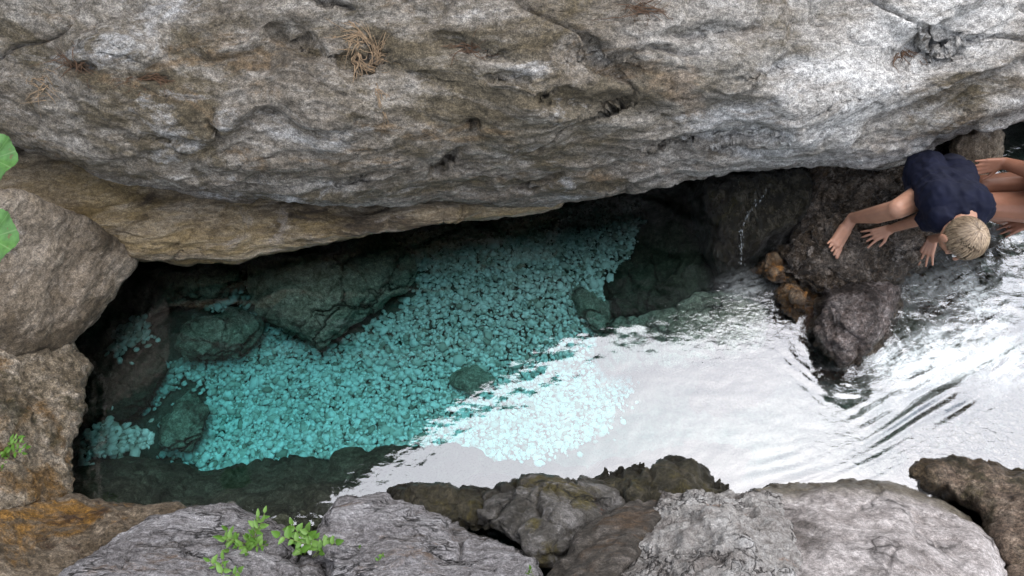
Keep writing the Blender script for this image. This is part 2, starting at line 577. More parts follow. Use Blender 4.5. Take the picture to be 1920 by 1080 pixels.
M['lump'] = rock_mat('speckled_rounded_stone', (0.055, 0.040, 0.032), (0.27, 0.21, 0.185), (0.68, 0.61, 0.58),
                     [((0.022, 0.016, 0.012), 1.9, 0.50, 0.62, 0.8)], bump=1.0, bump_d=0.034, speck=1.0, rough=(0.3, 0.7), base_scale=6)
M['sunken'] = rock_mat('algae_covered_sunken_stone', (0.16, 0.17, 0.13), (0.42, 0.44, 0.35), (0.70, 0.71, 0.60),
                       [((0.06, 0.07, 0.045), 2.2, 0.50, 0.60, 0.6)], bump=1.0, bump_d=0.03, speck=0.7, spec=0.03, wet_line=False, cracks=2, crack_scale=3)
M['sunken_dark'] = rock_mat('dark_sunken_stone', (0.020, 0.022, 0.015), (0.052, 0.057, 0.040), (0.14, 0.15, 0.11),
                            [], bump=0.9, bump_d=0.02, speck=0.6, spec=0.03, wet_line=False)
M['bed'] = rock_mat('pool_bed_silt', (0.07, 0.07, 0.055), (0.125, 0.125, 0.098), (0.22, 0.22, 0.18), [], bump=0.8, bump_d=0.02, spec=0.03, wet_line=False)


def pebble_mat(name):
    m, nt, out = new_mat(name)
    oi = nt.nodes.new('ShaderNodeObjectInfo')
    ge = nt.nodes.new('ShaderNodeNewGeometry')
    ad = nt.nodes.new('ShaderNodeMath'); ad.operation = 'ADD'
    nt.links.new(oi.outputs['Random'], ad.inputs[0])
    nt.links.new(ge.outputs['Random Per Island'], ad.inputs[1])
    fr = nt.nodes.new('ShaderNodeMath'); fr.operation = 'FRACT'
    nt.links.new(ad.outputs[0], fr.inputs[0])
    c = ramp(nt, fr.outputs[0], [(0.0, (0.24, 0.235, 0.19)), (0.16, (0.50, 0.49, 0.44)), (0.6, (0.78, 0.775, 0.75)), (1.0, (0.90, 0.895, 0.88))])
    tc = nt.nodes.new('ShaderNodeTexCoord')
    n = noise(nt, tc.outputs['Object'], 40, 5, 0.65)
    c = mixc(nt, 0.6, c, ramp(nt, n, [(0.3, 0.7), (0.5, 1.0), (0.7, 1.2)]), 'MULTIPLY')
    bs = nt.nodes.new('ShaderNodeBsdfPrincipled')
    nt.links.new(c, bs.inputs['Base Color'])
    bs.inputs['Roughness'].default_value = 0.8
    nt.links.new(bs.outputs[0], out.inputs[0])
    return m


M['pebble'] = pebble_mat('pale_limestone_pebble')


def simple_mat(name, col, rough=0.6, var=0.25, scale=30, sss=0.0, bump=0.0, spec=0.4, trans=0.0, stretch=(1, 1, 1)):
    m, nt, out = new_mat(name)
    tc = nt.nodes.new('ShaderNodeTexCoord')
    n = noise(nt, mapped(nt, tc.outputs['Object'], scale=stretch), scale, 5, 0.6)
    c = mixc(nt, 1.0, col, ramp(nt, n, [(0.3, 1 - var), (0.7, 1 + var)]), 'MULTIPLY')
    bs = nt.nodes.new('ShaderNodeBsdfPrincipled')
    nt.links.new(c, bs.inputs['Base Color'])
    bs.inputs['Roughness'].default_value = rough
    bs.inputs['Specular IOR Level'].default_value = spec
    if sss:
        bs.inputs['Subsurface Weight'].default_value = sss
        bs.inputs['Subsurface Radius'].default_value = (0.012, 0.005, 0.003)
        bs.inputs['Subsurface Scale'].default_value = 1.0
    if bump:
        b = nt.nodes.new('ShaderNodeBump')
        b.inputs['Strength'].default_value = bump
        b.inputs['Distance'].default_value = 0.004
        nt.links.new(n, b.inputs['Height'])
        nt.links.new(b.outputs[0], bs.inputs['Normal'])
    sh = bs.outputs[0]
    if trans:
        tr = nt.nodes.new('ShaderNodeBsdfTranslucent')
        nt.links.new(c, tr.inputs['Color'])
        mx = nt.nodes.new('ShaderNodeMixShader')
        mx.inputs[0].default_value = trans
        nt.links.new(sh, mx.inputs[1]); nt.links.new(tr.outputs[0], mx.inputs[2])
        sh = mx.outputs[0]
    nt.links.new(sh, out.inputs[0])
    return m


M['leaf'] = simple_mat('leaf_green', (0.10, 0.22, 0.028), 0.45, 0.3, 60, trans=0.35)
M['leaf_pale'] = simple_mat('leaf_pale_green', (0.15, 0.28, 0.055), 0.45, 0.3, 60, trans=0.35)
M['leaf_big'] = simple_mat('broad_leaf_green', (0.105, 0.235, 0.06), 0.5, 0.15, 40, trans=0.3)
def veined_leaf(name, col, vein):
    m, nt, out = new_mat(name)
    tc = nt.nodes.new('ShaderNodeTexCoord')
    sx = nt.nodes.new('ShaderNodeSeparateXYZ'); nt.links.new(tc.outputs['Object'], sx.inputs[0])
    at_ = nt.nodes.new('ShaderNodeMath'); at_.operation = 'ARCTAN2'
    nt.links.new(sx.outputs[1], at_.inputs[0]); nt.links.new(sx.outputs[0], at_.inputs[1])
    ml = nt.nodes.new('ShaderNodeMath'); ml.operation = 'MULTIPLY'; ml.inputs[1].default_value = 4.5
    nt.links.new(at_.outputs[0], ml.inputs[0])
    sn = nt.nodes.new('ShaderNodeMath'); sn.operation = 'SINE'; nt.links.new(ml.outputs[0], sn.inputs[0])
    ab = nt.nodes.new('ShaderNodeMath'); ab.operation = 'ABSOLUTE'; nt.links.new(sn.outputs[0], ab.inputs[0])
    ln_ = ramp(nt, ab.outputs[0], [(0.0, 1.0), (0.12, 0.25), (0.25, 0.0)])
    n = noise(nt, tc.outputs['Object'], 35, 6, 0.7)
    c = mixc(nt, 1.0, col, ramp(nt, n, [(0.3, 0.6), (0.5, 1.0), (0.7, 1.3)]), 'MULTIPLY')
    c = mixc(nt, ln_, c, vein)
    c = mixc(nt, ramp(nt, noise(nt, tc.outputs['Object'], 22, 3, 0.6), [(0.66, 0.0), (0.70, 0.8)]), c, (0.16, 0.12, 0.05))
    bs = nt.nodes.new('ShaderNodeBsdfPrincipled')
    nt.links.new(c, bs.inputs['Base Color']); bs.inputs['Roughness'].default_value = 0.5
    tr = nt.nodes.new('ShaderNodeBsdfTranslucent'); nt.links.new(c, tr.inputs['Color'])
    mx = nt.nodes.new('ShaderNodeMixShader'); mx.inputs[0].default_value = .3
    nt.links.new(bs.outputs[0], mx.inputs[1]); nt.links.new(tr.outputs[0], mx.inputs[2])
    nt.links.new(mx.outputs[0], out.inputs[0])
    return m


M['leaf_big'] = veined_leaf('broad_leaf_veined', (0.095, 0.215, 0.055), (0.19, 0.32, 0.12))
M['stem'] = simple_mat('stem_green', (0.12, 0.16, 0.04), 0.6, 0.2)
M['straw'] = simple_mat('dry_root_straw', (0.27, 0.185, 0.11), 0.8, 0.4, 60)
M['root_dark'] = simple_mat('dark_root', (0.10, 0.055, 0.03), 0.8, 0.4, 60)
M['skin'] = simple_mat('skin', (0.35, 0.182, 0.118), 0.5, 0.22, 9, sss=0.12)
M['skin_tan'] = simple_mat('tanned_skin', (0.24, 0.105, 0.062), 0.5, 0.2, 9, sss=0.12)
M['shirt'] = simple_mat('navy_cotton', (0.0035, 0.0048, 0.0155), 0.85, 0.25, 14, bump=0.3, spec=0.2)
M['shorts'] = simple_mat('dark_shorts', (0.008, 0.009, 0.022), 0.8, 0.25, 14, bump=0.3)
M['hair'] = simple_mat('blond_hair', (0.36, 0.25, 0.155), 0.4, 0.4, 18, spec=0.5, stretch=(1, 1, 1))
M['hair_dark'] = simple_mat('brown_hair', (0.06, 0.035, 0.02), 0.4, 0.4, 18, spec=0.5)
M['face'] = simple_mat('eye_white', (0.7, 0.68, 0.65), 0.3, 0.02)


def water_mat():
    m, nt, out = new_mat('clear_water')
    tc = nt.nodes.new('ShaderNodeTexCoord')
    co = tc.outputs['Object']
    at = nt.nodes.new('ShaderNodeAttribute'); at.attribute_name = 'chop'
    n1 = noise(nt, mapped(nt, co, scale=(1, 1.8, 1), rot=(0, 0, 0.5)), 26, 3, 0.55, 0.8)
    n2 = noise(nt, mapped(nt, co, scale=(1.0, 1.6, 1), rot=(0, 0, 0.3)), 9, 2, 0.5, 0.3)
    a = nt.nodes.new('ShaderNodeMath'); a.operation = 'MULTIPLY'
    nt.links.new(n1, a.inputs[0]); nt.links.new(at.outputs['Fac'], a.inputs[1])
    s = nt.nodes.new('ShaderNodeMath'); s.operation = 'MULTIPLY_ADD'
    nt.links.new(n2, s.inputs[0]); s.inputs[1].default_value = 0.12
    nt.links.new(a.outputs[0], s.inputs[2])
    b = nt.nodes.new('ShaderNodeBump')
    b.inputs['Strength'].default_value = 1.0
    b.inputs['Distance'].default_value = 0.008
    nt.links.new(s.outputs[0], b.inputs['Height'])
    fr = nt.nodes.new('ShaderNodeFresnel'); fr.inputs['IOR'].default_value = 2.06
    nt.links.new(b.outputs[0], fr.inputs['Normal'])
    tr = nt.nodes.new('ShaderNodeBsdfTransparent')
    gl = nt.nodes.new('ShaderNodeBsdfGlossy'); gl.inputs['Roughness'].default_value = 0.015
    gl.inputs['Color'].default_value = (0.94, 0.955, 1.0, 1)
    nt.links.new(b.outputs[0], gl.inputs['Normal'])
    mx = nt.nodes.new('ShaderNodeMixShader')
    nt.links.new(fr.outputs[0], mx.inputs[0])
    nt.links.new(tr.outputs[0], mx.inputs[1]); nt.links.new(gl.outputs[0], mx.inputs[2])
    # white aerated water in the rapid
    fa_ = nt.nodes.new('ShaderNodeAttribute'); fa_.attribute_name = 'foam'
    fuv = nt.nodes.new('ShaderNodeAttribute'); fuv.attribute_name = 'flow'
    f1_ = noise(nt, fuv.outputs['Vector'], 5.0, 7, 0.68, 0.9)
    f2_ = noise(nt, co, 38, 4, 0.7, 0.5)
    fm = nt.nodes.new('ShaderNodeMath'); fm.operation = 'MULTIPLY_ADD'
    nt.links.new(f2_, fm.inputs[0]); fm.inputs[1].default_value = 0.5; nt.links.new(f1_, fm.inputs[2])
    st_ = ramp(nt, fm.outputs[0], [(0.62, 0.0), (0.95, 1.0)])
    fs2 = nt.nodes.new('ShaderNodeMath'); fs2.operation = 'MULTIPLY'
    nt.links.new(fa_.outputs['Fac'], fs2.inputs[0]); nt.links.new(st_, fs2.inputs[1])
    fmask = fs2.outputs[0]
    df = nt.nodes.new('ShaderNodeBsdfDiffuse'); df.inputs['Color'].default_value = (0.72, 0.76, 0.75, 1)
    nt.links.new(b.outputs[0], df.inputs['Normal'])
    mf = nt.nodes.new('ShaderNodeMixShader')
    nt.links.new(fmask, mf.inputs[0]); nt.links.new(mx.outputs[0], mf.inputs[1]); nt.links.new(df.outputs[0], mf.inputs[2])
    nt.links.new(mf.outputs[0], out.inputs['Surface'])
    va = nt.nodes.new('ShaderNodeVolumeAbsorption')
    va.inputs['Color'].default_value = (0.29, 0.968, 0.976, 1)
    va.inputs['Density'].default_value = 1.2
    nt.links.new(va.outputs[0], out.inputs['Volume'])
    return m


M['water'] = water_mat()


# ------------------------------------------------------------------ the setting: ground / pool bed
def zz(*pts):
    return [(u, v, Z(u, v, z)) for u, v, z in pts]


def yy(*pts):
    return [(u, v, Y(u, v, y)) for u, v, y in pts]


def gauss(x, y, u, v, z, rx, ry):
    c = Z(u, v, z)
    return np.exp(-((x - c[0]) / rx) ** 2 - ((y - c[1]) / ry) ** 2)


def smooth01(x, a, b):
    t = np.clip((x - a) / (b - a), 0, 1)
    return t * t * (3 - 2 * t)


def bed_height(x, y):
    """apparent height of the bed: deep pool left and centre, shallow stream right, banks around"""
    z = -0.92 + 0.17 * smooth01(x, -1.8, 0.2)
    z = z + 0.50 * smooth01(x, 1.15, 1.9)                      # stream bed
    z = z + 0.26 * smooth01(y, 1.6, 2.5) * (1 - smooth01(x, .9, 1.3))
    z = z + 0.05 * perlin(np.stack([x * 1.3, y * 1.3, 0 * x], -1))
    edge = np.maximum(np.maximum(smooth01(x, 3.7, 4.7), smooth01(-x, 2.35, 2.9)), np.maximum(smooth01(y, 3.6, 4.6), smooth01(-y, -0.62, -0.2)))
    right = smooth01(x, 2.5, 3.2)
    edge = np.where(x > 2.4, edge * (1 - right * (np.abs(y - 2.2) < 1.2)), edge)
    z = z * (1 - edge) + edge * (0.35 + 0.25 * perlin(np.stack([x * 0.7, y * 0.7, 3 + 0 * x], -1)))
    return z


def axis(a0, a1, fine, far):
    core = np.arange(a0, a1 + 1e-6, fine)
    out, s = [a1], fine
    while out[-1] < far:
        s *= 1.25
        out.append(out[-1] + s)
    lo, s = [a0], fine
    while lo[-1] > -far:
        s *= 1.25
        lo.append(lo[-1] - s)
    return np.concatenate([lo[::-1][:-1], core, out[1:]])


def grid_faces(nx, ny):
    i = np.arange(nx * ny).reshape(ny, nx)
    return np.stack([i[:-1, :-1], i[:-1, 1:], i[1:, 1:], i[1:, :-1]], -1).reshape(-1, 4)


gx, gy = axis(-3.4, 3.6, 0.03, 60), axis(-0.6, 4.4, 0.03, 60)
GX, GY = np.meshgrid(gx, gy)
gz = bed_height(GX.ravel(), GY.ravel())
gp = np.stack([GX.ravel(), GY.ravel(), gz], -1)
gp[:, 2] += 0.03 * fbm(gp * 5, 4)
ground = link('pool_bed', mesh('pool_bed', gp, grid_faces(len(gx), len(gy))), M['bed'])
tag(ground, kind='structure')

# ------------------------------------------------------------------ water
WX0, WX1, WY0, WY1 = -3.5, 3.9, -0.35, 4.3
wx, wy = np.arange(WX0, WX1, 0.011), np.arange(WY0, WY1, 0.011)
X, Yg = np.meshgrid(wx, wy)
x, y = X.ravel(), Yg.ravel()


def along(u1, v1, u2, v2):
    a, b = Z(u1, v1, 0), Z(u2, v2, 0)
    return a, b


c_right = smooth01(x, 1.05, 1.9)
chop = 0.015 + 0.04 * smooth01(x, -0.9, 0.8)
chop = chop + 0.55 * gauss(x, y, 1900, 420, 0, 0.55, 0.55) + 0.45 * gauss(x, y, 1760, 560, 0, 0.30, 0.22) + 0.35 * gauss(x, y, 1400, 600, 0, 0.28, 0.22) \
    + 0.5 * gauss(x, y, 1850, 820, 0, 0.35, 0.25) + 0.35 * gauss(x, y, 1640, 850, 0, 0.35, 0.10) + 0.6 * gauss(x, y, 1900, 260, 0, 0.4, 0.5)
P3 = np.stack([x, y, 0 * x], -1)
h = 0.0015 * fbm(P3 * np.array([5, 8, 1]), 3) * smooth01(x, -1.2, 0.6)
h += 0.0007 * fbm(P3 * np.array([14, 26, 1]) + 4, 2) * smooth01(x, -0.9, 0.5)
h += 0.011 * fbm(P3 * np.array([9, 11, 1]) + 9, 4, .55) * (gauss(x, y, 1900, 430, 0, 0.6, 0.6) + gauss(x, y, 1900, 260, 0, 0.5, 0.6))
h += 0.006 * fbm(P3 * np.array([14, 18, 1]) + 2, 3) * gauss(x, y, 1780, 600, 0, 0.35, 0.25)
# the tongue of fast water curving round the rounded stone
cl = [Z(u, v, 0) for u, v in ((1380, 905), (1500, 880), (1620, 830), (1720, 770), (1800, 725), (1900, 660), (2040, 560))]
clx, cly = np.array([p[0] for p in cl]), np.array([p[1] for p in cl])
dy = y - np.interp(x, clx, cly)
band = np.exp(-((dy + 0.02) / 0.16) ** 2) * smooth01(x, 0.95, 1.35) * (1 - smooth01(x, 2.4, 2.9))
ln = perlin(np.stack([x * 2.2, dy * 34 + 0.6 * perlin(P3 * 3), 0 * x], -1))
h += 0.0125 * band * ln * np.clip(.6 + 1.6 * perlin(P3 * np.array([2.5, 4, 1]) + 8), 0.1, 1.5)
c2 = Z(1590, 610, 0)
rr = np.hypot((x - c2[0]) * 1.0, (y - c2[1]) * 0.9)
arc = np.exp(-((rr - 0.36) / 0.07) ** 2) * (y < c2[1] + .15)
ang_ = np.arctan2(y - c2[1], x - c2[0])
h += 0.0017 * arc * perlin(np.stack([ang_ * 3.1 + rr * 6, rr * 30 + 1.2 * perlin(P3 * 4), 0 * x], -1)) * (x < c2[0] + 0.25) * 2
dz_ = dy - 0.05 + 0.05 * perlin(P3 * 2.2 + 3)
h += -0.007 * np.exp(-(dz_ / 0.03) ** 2) * smooth01(x, 1.5, 2.0)
top = np.stack([x, y, h], -1)
nx, ny = len(wx), len(wy)
tf = grid_faces(nx, ny)
idx = np.arange(nx * ny).reshape(ny, nx)
bord = np.concatenate([idx[0, :], idx[1:, -1], idx[-1, :-1][::-1], idx[1:-1, 0][::-1]])
nb = len(bord)
low = top[bord].copy(); low[:, 2] = -2.6
verts = np.concatenate([top, low])
side = [(int(bord[(i + 1) % nb]), int(bord[i]), nx * ny + i, nx * ny + (i + 1) % nb) for i in range(nb)]
me = bpy.data.meshes.new('water')
me.from_pydata(verts.tolist(), [], tf.tolist() + side + [list(range(nx * ny, nx * ny + nb))[::-1]])
att = me.attributes.new('chop', 'FLOAT', 'POINT')
att.data.foreach_set('value', np.concatenate([chop, np.zeros(nb)]).astype(np.float32))
foam = 1.25 * gauss(x, y, 1790, 655, 0, .24, .11) + .85 * gauss(x, y, 1850, 600, 0, .10, .2) + 1.0 * gauss(x, y, 1700, 690, 0, .16, .10) + .35 * gauss(x, y, 1800, 540, 0, .4, .16) \
    + .2 * gauss(x, y, 1890, 420, 0, .3, .2) + .6 * gauss(x, y, 1900, 690, 0, .3, .09) + .35 * gauss(x, y, 1400, 540, 0, .10, .08) + .12 * gauss(x, y, 1600, 760, 0, .6, .12)
att = me.attributes.new('foam', 'FLOAT', 'POINT')
att.data.foreach_set('value', np.concatenate([np.clip(foam, 0, 1), np.zeros(nb)]).astype(np.float32))
fl = np.stack([x * 0.9, dy * 3.2 + 0.3 * perlin(P3 * 2), 0 * x], -1)
att = me.attributes.new('flow', 'FLOAT_VECTOR', 'POINT')
att.data.foreach_set('vector', np.concatenate([fl, np.zeros((nb, 3))]).astype(np.float32).ravel())
me.update()
water = link('water', me, M['water'])
tag(water, kind='structure')

# ------------------------------------------------------------------ rocks above water
D_WALL = [('fbm', 0.045, 1.4, 4), ('terrace', 0.042, 3.2, (-0.2, 0.15, 0.97)), ('crack', 0.035, 0.9, (0.6, 1, 1.6), 0.018), ('fbm', 0.014, 5, 5, (0.6, 1, 1.3)),
          ('pit', 0.020, 5, (0.6, 1, 1.2), 0.84), ('ridge', 0.008, 9, 4, (0.5, 1, 1.5)), ('terrace', 0.010, 11, (-0.3, 0.1, 0.95)), ('crack', 0.012, 2.6, (0.5, 1, 1.6), 0.02), ('fbm', 0.005, 26, 3)]
# hollows, slits and swellings seen on the face: (u, v, half length, half width, tilt, depth)
DENTS = [(688, 112, 42, 44, 0, .07), (886, 240, 13, 15, 0, .07), (838, 306, 32, 9, -38, .06), (575, 85, 85, 18, 22, .035), (1755, 95, 85, 42, -12, .06), (1120, 110, 70, 32, 8, .05),
         (1110, 195, 130, 22, 6, .04), (885, 88, 80, 18, 16, .035), (1440, 135, 80, 18, -22, .035), (1340, 268, 150, 20, -8, .045), (150, 122, 30, 9, 0, .03), (285, 146, 40, 7, 4, .025),
         (620, 4, 40, 12, 15, .05), (230, 92, 110, 32, 4, -.03), (1330, 60, 90, 12, -6, .035), (1250, 96, 70, 8, 4, .03), (400, 250, 26, 5, 50, .03), (1600, 180, 130, 40, -10, -.03),
         (450, 300, 120, 22, 6, -.025), (300, 262, 90, 8, 6, .025), (1800, 190, 50, 10, -30, .02), (660, 345, 60, 12, -14, .03), (1010, 345, 60, 10, -14, .03), (780, 140, 90, 20, 14, .03), (960, 150, 60, 14, 0, .03)]
boulder = rock('boulder',
    yy((-400, 190, 2.35), (0, 258, 2.2), (60, 282, 2.17), (130, 303, 2.13), (200, 333, 2.1), (260, 345, 2.08), (330, 352, 2.07), (385, 362, 2.06),
       (430, 374, 2.06), (520, 374, 2.07), (600, 378, 2.08), (700, 380, 2.11), (800, 382, 2.14), (860, 383, 2.16), (960, 381, 2.2), (1010, 378, 2.22),
       (1060, 366, 2.24), (1150, 351, 2.26), (1220, 337, 2.28), (1290, 325, 2.3), (1370, 315, 2.3), (1450, 317, 2.3), (1550, 311, 2.3),
       (1650, 308, 2.31), (1700, 291, 2.33), (1760, 264, 2.36), (1830, 234, 2.4), (1890, 216, 2.43), (2010, 186, 2.55), (2250, 140, 2.75),
       (2260, -110, 3.2), (1500, -110, 2.95), (960, -110, 2.8), (400, -110, 2.75), (-400, -110, 2.8)),
    yy((0, 0, 2.5), (480, 0, 2.5), (960, 0, 2.5), (1440, 0, 2.6), (1900, 0, 2.75), (200, 180, 2.2), (600, 200, 2.15), (1000, 200, 2.15), (1400, 180, 2.25),
       (1800, 120, 2.5), (300, 280, 2.1), (700, 310, 2.1), (1200, 280, 2.2), (1500, 260, 2.2)),
    M['wall'], 'huge grey limestone boulder overhanging the pool along the whole far side', 'boulder', D_WALL,
    round_px=26, round_m=0.10, thick=1.1, voxel=0.0095, seed=1, jag=3, dents=DENTS)

ledge = rock('rock_ledge',
    yy((-350, 240, 2.55), (60, 262, 2.5), (150, 290, 2.45), (300, 330, 2.42), (480, 350, 2.40), (700, 365, 2.40), (900, 370, 2.4), (1040, 355, 2.45), (1066, 376, 2.32),
       (1010, 396, 2.28), (960, 405, 2.24), (860, 410, 2.19), (780, 420, 2.16), (700, 437, 2.11), (620, 460, 2.07), (560, 472, 2.05), (500, 484, 2.04),
       (440, 490, 2.03), (330, 490, 2.02), (245, 489, 2.02), (180, 470, 2.05), (100, 430, 2.1), (-350, 420, 2.25)),
    yy((200, 360, 2.25), (400, 400, 2.18), (300, 440, 2.08), (600, 410, 2.18), (760, 398, 2.22), (100, 350, 2.3), (440, 465, 2.05)),
    M['ochre'], 'ochre undercut rock ledge beneath the lip of the overhanging grey boulder', 'rock',
    [('fbm', 0.03, 2.2, 4), ('fbm', 0.024, 4, 5, (0.4, 1, 1.6)), ('terrace', .022, 7, (-.1, .3, .95)), ('crack', .02, 2, (.5, 1, 1.6), .03), ('ridge', 0.010, 8, 3, (0.4, 1, 1.8))],
    round_px=20, round_m=0.07, thick=0.8, voxel=0.0105, seed=2, jag=3)

left_slab = rock('rock_slab',
    zz((-330, 345, 1.07), (20, 360, .82), (100, 378, .68), (190, 425, .44), (252, 486, .22), (238, 520, .18), (212, 555, .16), (180, 595, .16), (150, 622, .18),
       (110, 650, .2), (40, 680, .3), (-330, 720, 0.62)),
    zz((20, 480, .62), (120, 520, .4), (40, 580, .45), (120, 590, .3)),
    M['brown_slab'], 'smooth brown slanting rock slab under the two broad leaves', 'rock',
    [('fbm', 0.03, 2.4, 4), ('fbm', 0.014, 7, 5, (1, .6, 1)), ('ridge', 0.012, 6, 4, (1.2, .6, 1)), ('pit', 0.012, 11, (1, .7, 1), 0.6)], round_px=14, round_m=0.045, thick=.4, voxel=0.0095, seed=3, jag=4)

left_pit = rock('pitted_rock',
    zz((-330, 650, 0.70), (20, 632, .36), (90, 626, .25), (132, 628, .18), (142, 660, .14), (166, 690, .12), (162, 730, .12), (158, 770, .12), (150, 810, .12), (138, 860, .12),
       (140, 895, .12), (122, 935, .14), (40, 965, .3), (-330, 985, 0.67)),
    zz((60, 760, .26), (0, 760, .42), (0, 880, .42), (80, 860, .24)),
    M['pitted'], 'brown pitted wet rock closing the left end of the pool', 'rock',
    [('fbm', 0.025, 3, 4), ('pit', 0.020, 16, (1, 1, 1), 0.3), ('lump', 0.008, 34), ('fbm', 0.008, 20, 3)], round_px=16, round_m=0.05, thick=.4, voxel=0.008, seed=4, jag=8)

rust = rock('stained_rock',
    zz((-330, 950, 0.62), (20, 940, .3), (118, 926, .14), (190, 938, .1), (260, 944, .08), (330, 944, .08), (352, 956, .1), (320, 985, .18), (250, 1030, .26), (130, 1100, .42), (60, 1190, .6), (-330, 1190, 0.82)),
    zz((80, 1000, .28), (200, 985, .2), (20, 1080, .5)),
    M['rust'], 'orange iron stained rock in the bottom left corner', 'rock',
    [('fbm', 0.03, 3, 4), ('fbm', 0.015, 8, 4), ('pit', 0.014, 12, (1, 1, 1), 0.5), ('lump', 0.006, 30)], round_px=14, round_m=0.04, thick=.6, voxel=0.008, seed=5, jag=6)

D_LAV = [('fbm', 0.03, 2.4, 4), ('terrace', 0.018, 8, (-0.45, 0.85, 0.3)), ('terrace', 0.007, 15, (-0.4, 0.85, 0.3)), ('facet', 0.014, 8, (0.6, 1, 1)), ('crack', 0.03, 3.2, (0.6, 1.4, 1), 0.045), ('fbm', 0.008, 14, 4)]
lav = rock('limestone_rock',
    zz((70, 1200, .75), (90, 1090, .62), (180, 1040, .5), (270, 985, .32), (350, 950, .22), (440, 946, .2), (500, 965, .22), (535, 990, .28), (548, 1015, .34), (550, 1050, .42), (575, 1090, .5), (590, 1200, .75)),
    zz((300, 1040, .52), (450, 1010, .42), (400, 1090, .64)),
    M['lavender'], 'lavender grey rock with plants growing on its top edge', 'rock', D_LAV, round_px=22, round_m=0.10, thick=.8, voxel=0.008, seed=6, jag=8)

lav2 = rock('limestone_rock',
    zz((600, 1200, .75), (598, 1060, .5), (600, 1000, .4), (618, 955, .3), (650, 932, .22), (720, 930, .2), (790, 945, .22), (850, 975, .3), (900, 1000, .38), (960, 1025, .46), (1005, 1045, .52), (1012, 1090, .6), (1000, 1200, .8)),
    zz((690, 1000, .42), (800, 1030, .52), (700, 1100, .66), (900, 1080, .64)),
    M['lavender'], 'broad pale grey rock right of the leafy sprigs along the near edge', 'rock', D_LAV, round_px=22, round_m=0.10, thick=.8, voxel=0.008, seed=7, jag=8)

wedge = rock('rock_wedge',
    zz((548, 1200, .7), (552, 1060, .42), (562, 1040, .36), (585, 1036, .36), (604, 1055, .4), (618, 1100, .5), (640, 1200, .7)), zz((580, 1090, .5)),
    M['lavender'], 'small grey rock wedged between the two pale rocks below the leafy sprig', 'rock', [('fbm', 0.015, 5, 4), ('facet', .008, 12, (1, 1, 1))],
    round_px=16, round_m=.06, thick=.4, voxel=0.007, seed=8, jag=4)

mid1 = rock('mossy_rock',
    zz((718, 922, .03), (760, 915, .04), (800, 914, .06), (860, 914, .08), (905, 930, .1), (905, 990, .12), (800, 990, .12), (740, 955, .06)), zz((800, 945, .12)),
    M['moss'], 'small dark mossy rock at the water edge behind the broad pale rock', 'rock', [('fbm', 0.04, 5, 4), ('facet', .02, 8, (1, 1, 1)), ('fbm', .008, 18, 3)], round_px=14, round_m=.05, thick=.5, voxel=0.008, seed=9)

mid2 = rock('cracked_rock',
    zz((868, 905, .02), (900, 890, .03), (980, 886, .04), (1060, 892, .06), (1130, 905, .1), (1190, 925, .16), (1180, 985, .26), (1110, 1010, .34), (1050, 1060, .42), (1010, 1050, .42), (940, 1005, .3), (890, 975, .2), (872, 940, .1)),
    zz((960, 930, .22), (1040, 950, .32), (1100, 950, .3), (1000, 1000, .36)),
    M['greydark'], 'grey cracked rock with moss on its upper edge in the middle of the near bank', 'rock',
    [('fbm', 0.03, 3, 4), ('facet', .028, 5, (1, 1, 1)), ('crack', .03, 2.5, (1, 1, 1), .04), ('fbm', .010, 14, 4)], round_px=22, round_m=.08, thick=.6, voxel=0.008, seed=10)

mid3 = rock('mossy_rock',
    zz((1060, 893, .02), (1100, 882, .02), (1150, 868, .02), (1210, 862, .02), (1270, 864, .02), (1320, 876, .03), (1352, 892, .04), (1380, 925, .1), (1300, 950, .2), (1150, 935, .16)), zz((1200, 895, .12), (1290, 905, .14)),
    M['moss'], 'low dark mossy rock at the water edge behind the white rough boulder', 'rock', [('fbm', 0.05, 3.5, 5), ('facet', .02, 7, (1, 1, 1)), ('crack', .03, 3, (1, 1, 1), .05), ('fbm', .010, 16, 3)], round_px=14, round_m=.05, thick=.5, voxel=0.008, seed=11, jag=12)

white = rock('rough_boulder',
    zz((1010, 1220, .95), (1030, 1090, .6), (1060, 1050, .5), (1120, 1000, .4), (1180, 950, .3), (1240, 918, .26), (1300, 908, .26), (1350, 912, .28), (1410, 925, .3), (1470, 945, .34), (1500, 1000, .5), (1500, 1100, .72), (1480, 1220, 1.0)),
    zz((1150, 1050, .5), (1130, 1110, .62), (1270, 960, .42), (1350, 980, .55), (1300, 1060, .7), (1400, 1060, .78), (1420, 970, .5)),
    M['white_rough'], 'rough white boulder with brown hollows in the middle of the near bank', 'boulder',
    [('fbm', 0.035, 2.5, 4), ('facet', .016, 8, (1, 1, 1)), ('pit', .022, 9, (1, 1, 1), .4), ('ridge', .012, 12, 4), ('fbm', .008, 24, 3)], round_px=30, round_m=.16, thick=.8, voxel=0.008, seed=12, jag=8)

pink = rock('smooth_boulder',
    zz((1440, 1220, .95), (1450, 1080, .66), (1440, 980, .40), (1380, 905, .1), (1440, 888, .03), (1520, 885, .02), (1600, 888, .02), (1680, 896, .03), (1740, 914, .08), (1790, 940, .2), (1830, 970, .3), (1860, 1010, .42), (1880, 1060, .54), (1880, 1220, .9)),
    zz((1500, 935, .24), (1600, 940, .26), (1700, 950, .3), (1550, 1010, .55), (1680, 1020, .6), (1780, 1020, .5), (1600, 1100, .78), (1750, 1100, .75)),
    M['pink_smooth'], 'large smooth pinkish boulder in the bottom right of the near bank', 'boulder',
    [('fbm', 0.03, 2.2, 4), ('fbm', .010, 7, 4), ('crack', .012, 2.6, (1, 1, 1), .035), ('fbm', .004, 30, 3)], round_px=34, round_m=.18, thick=.8, voxel=0.008, seed=13, jag=5)

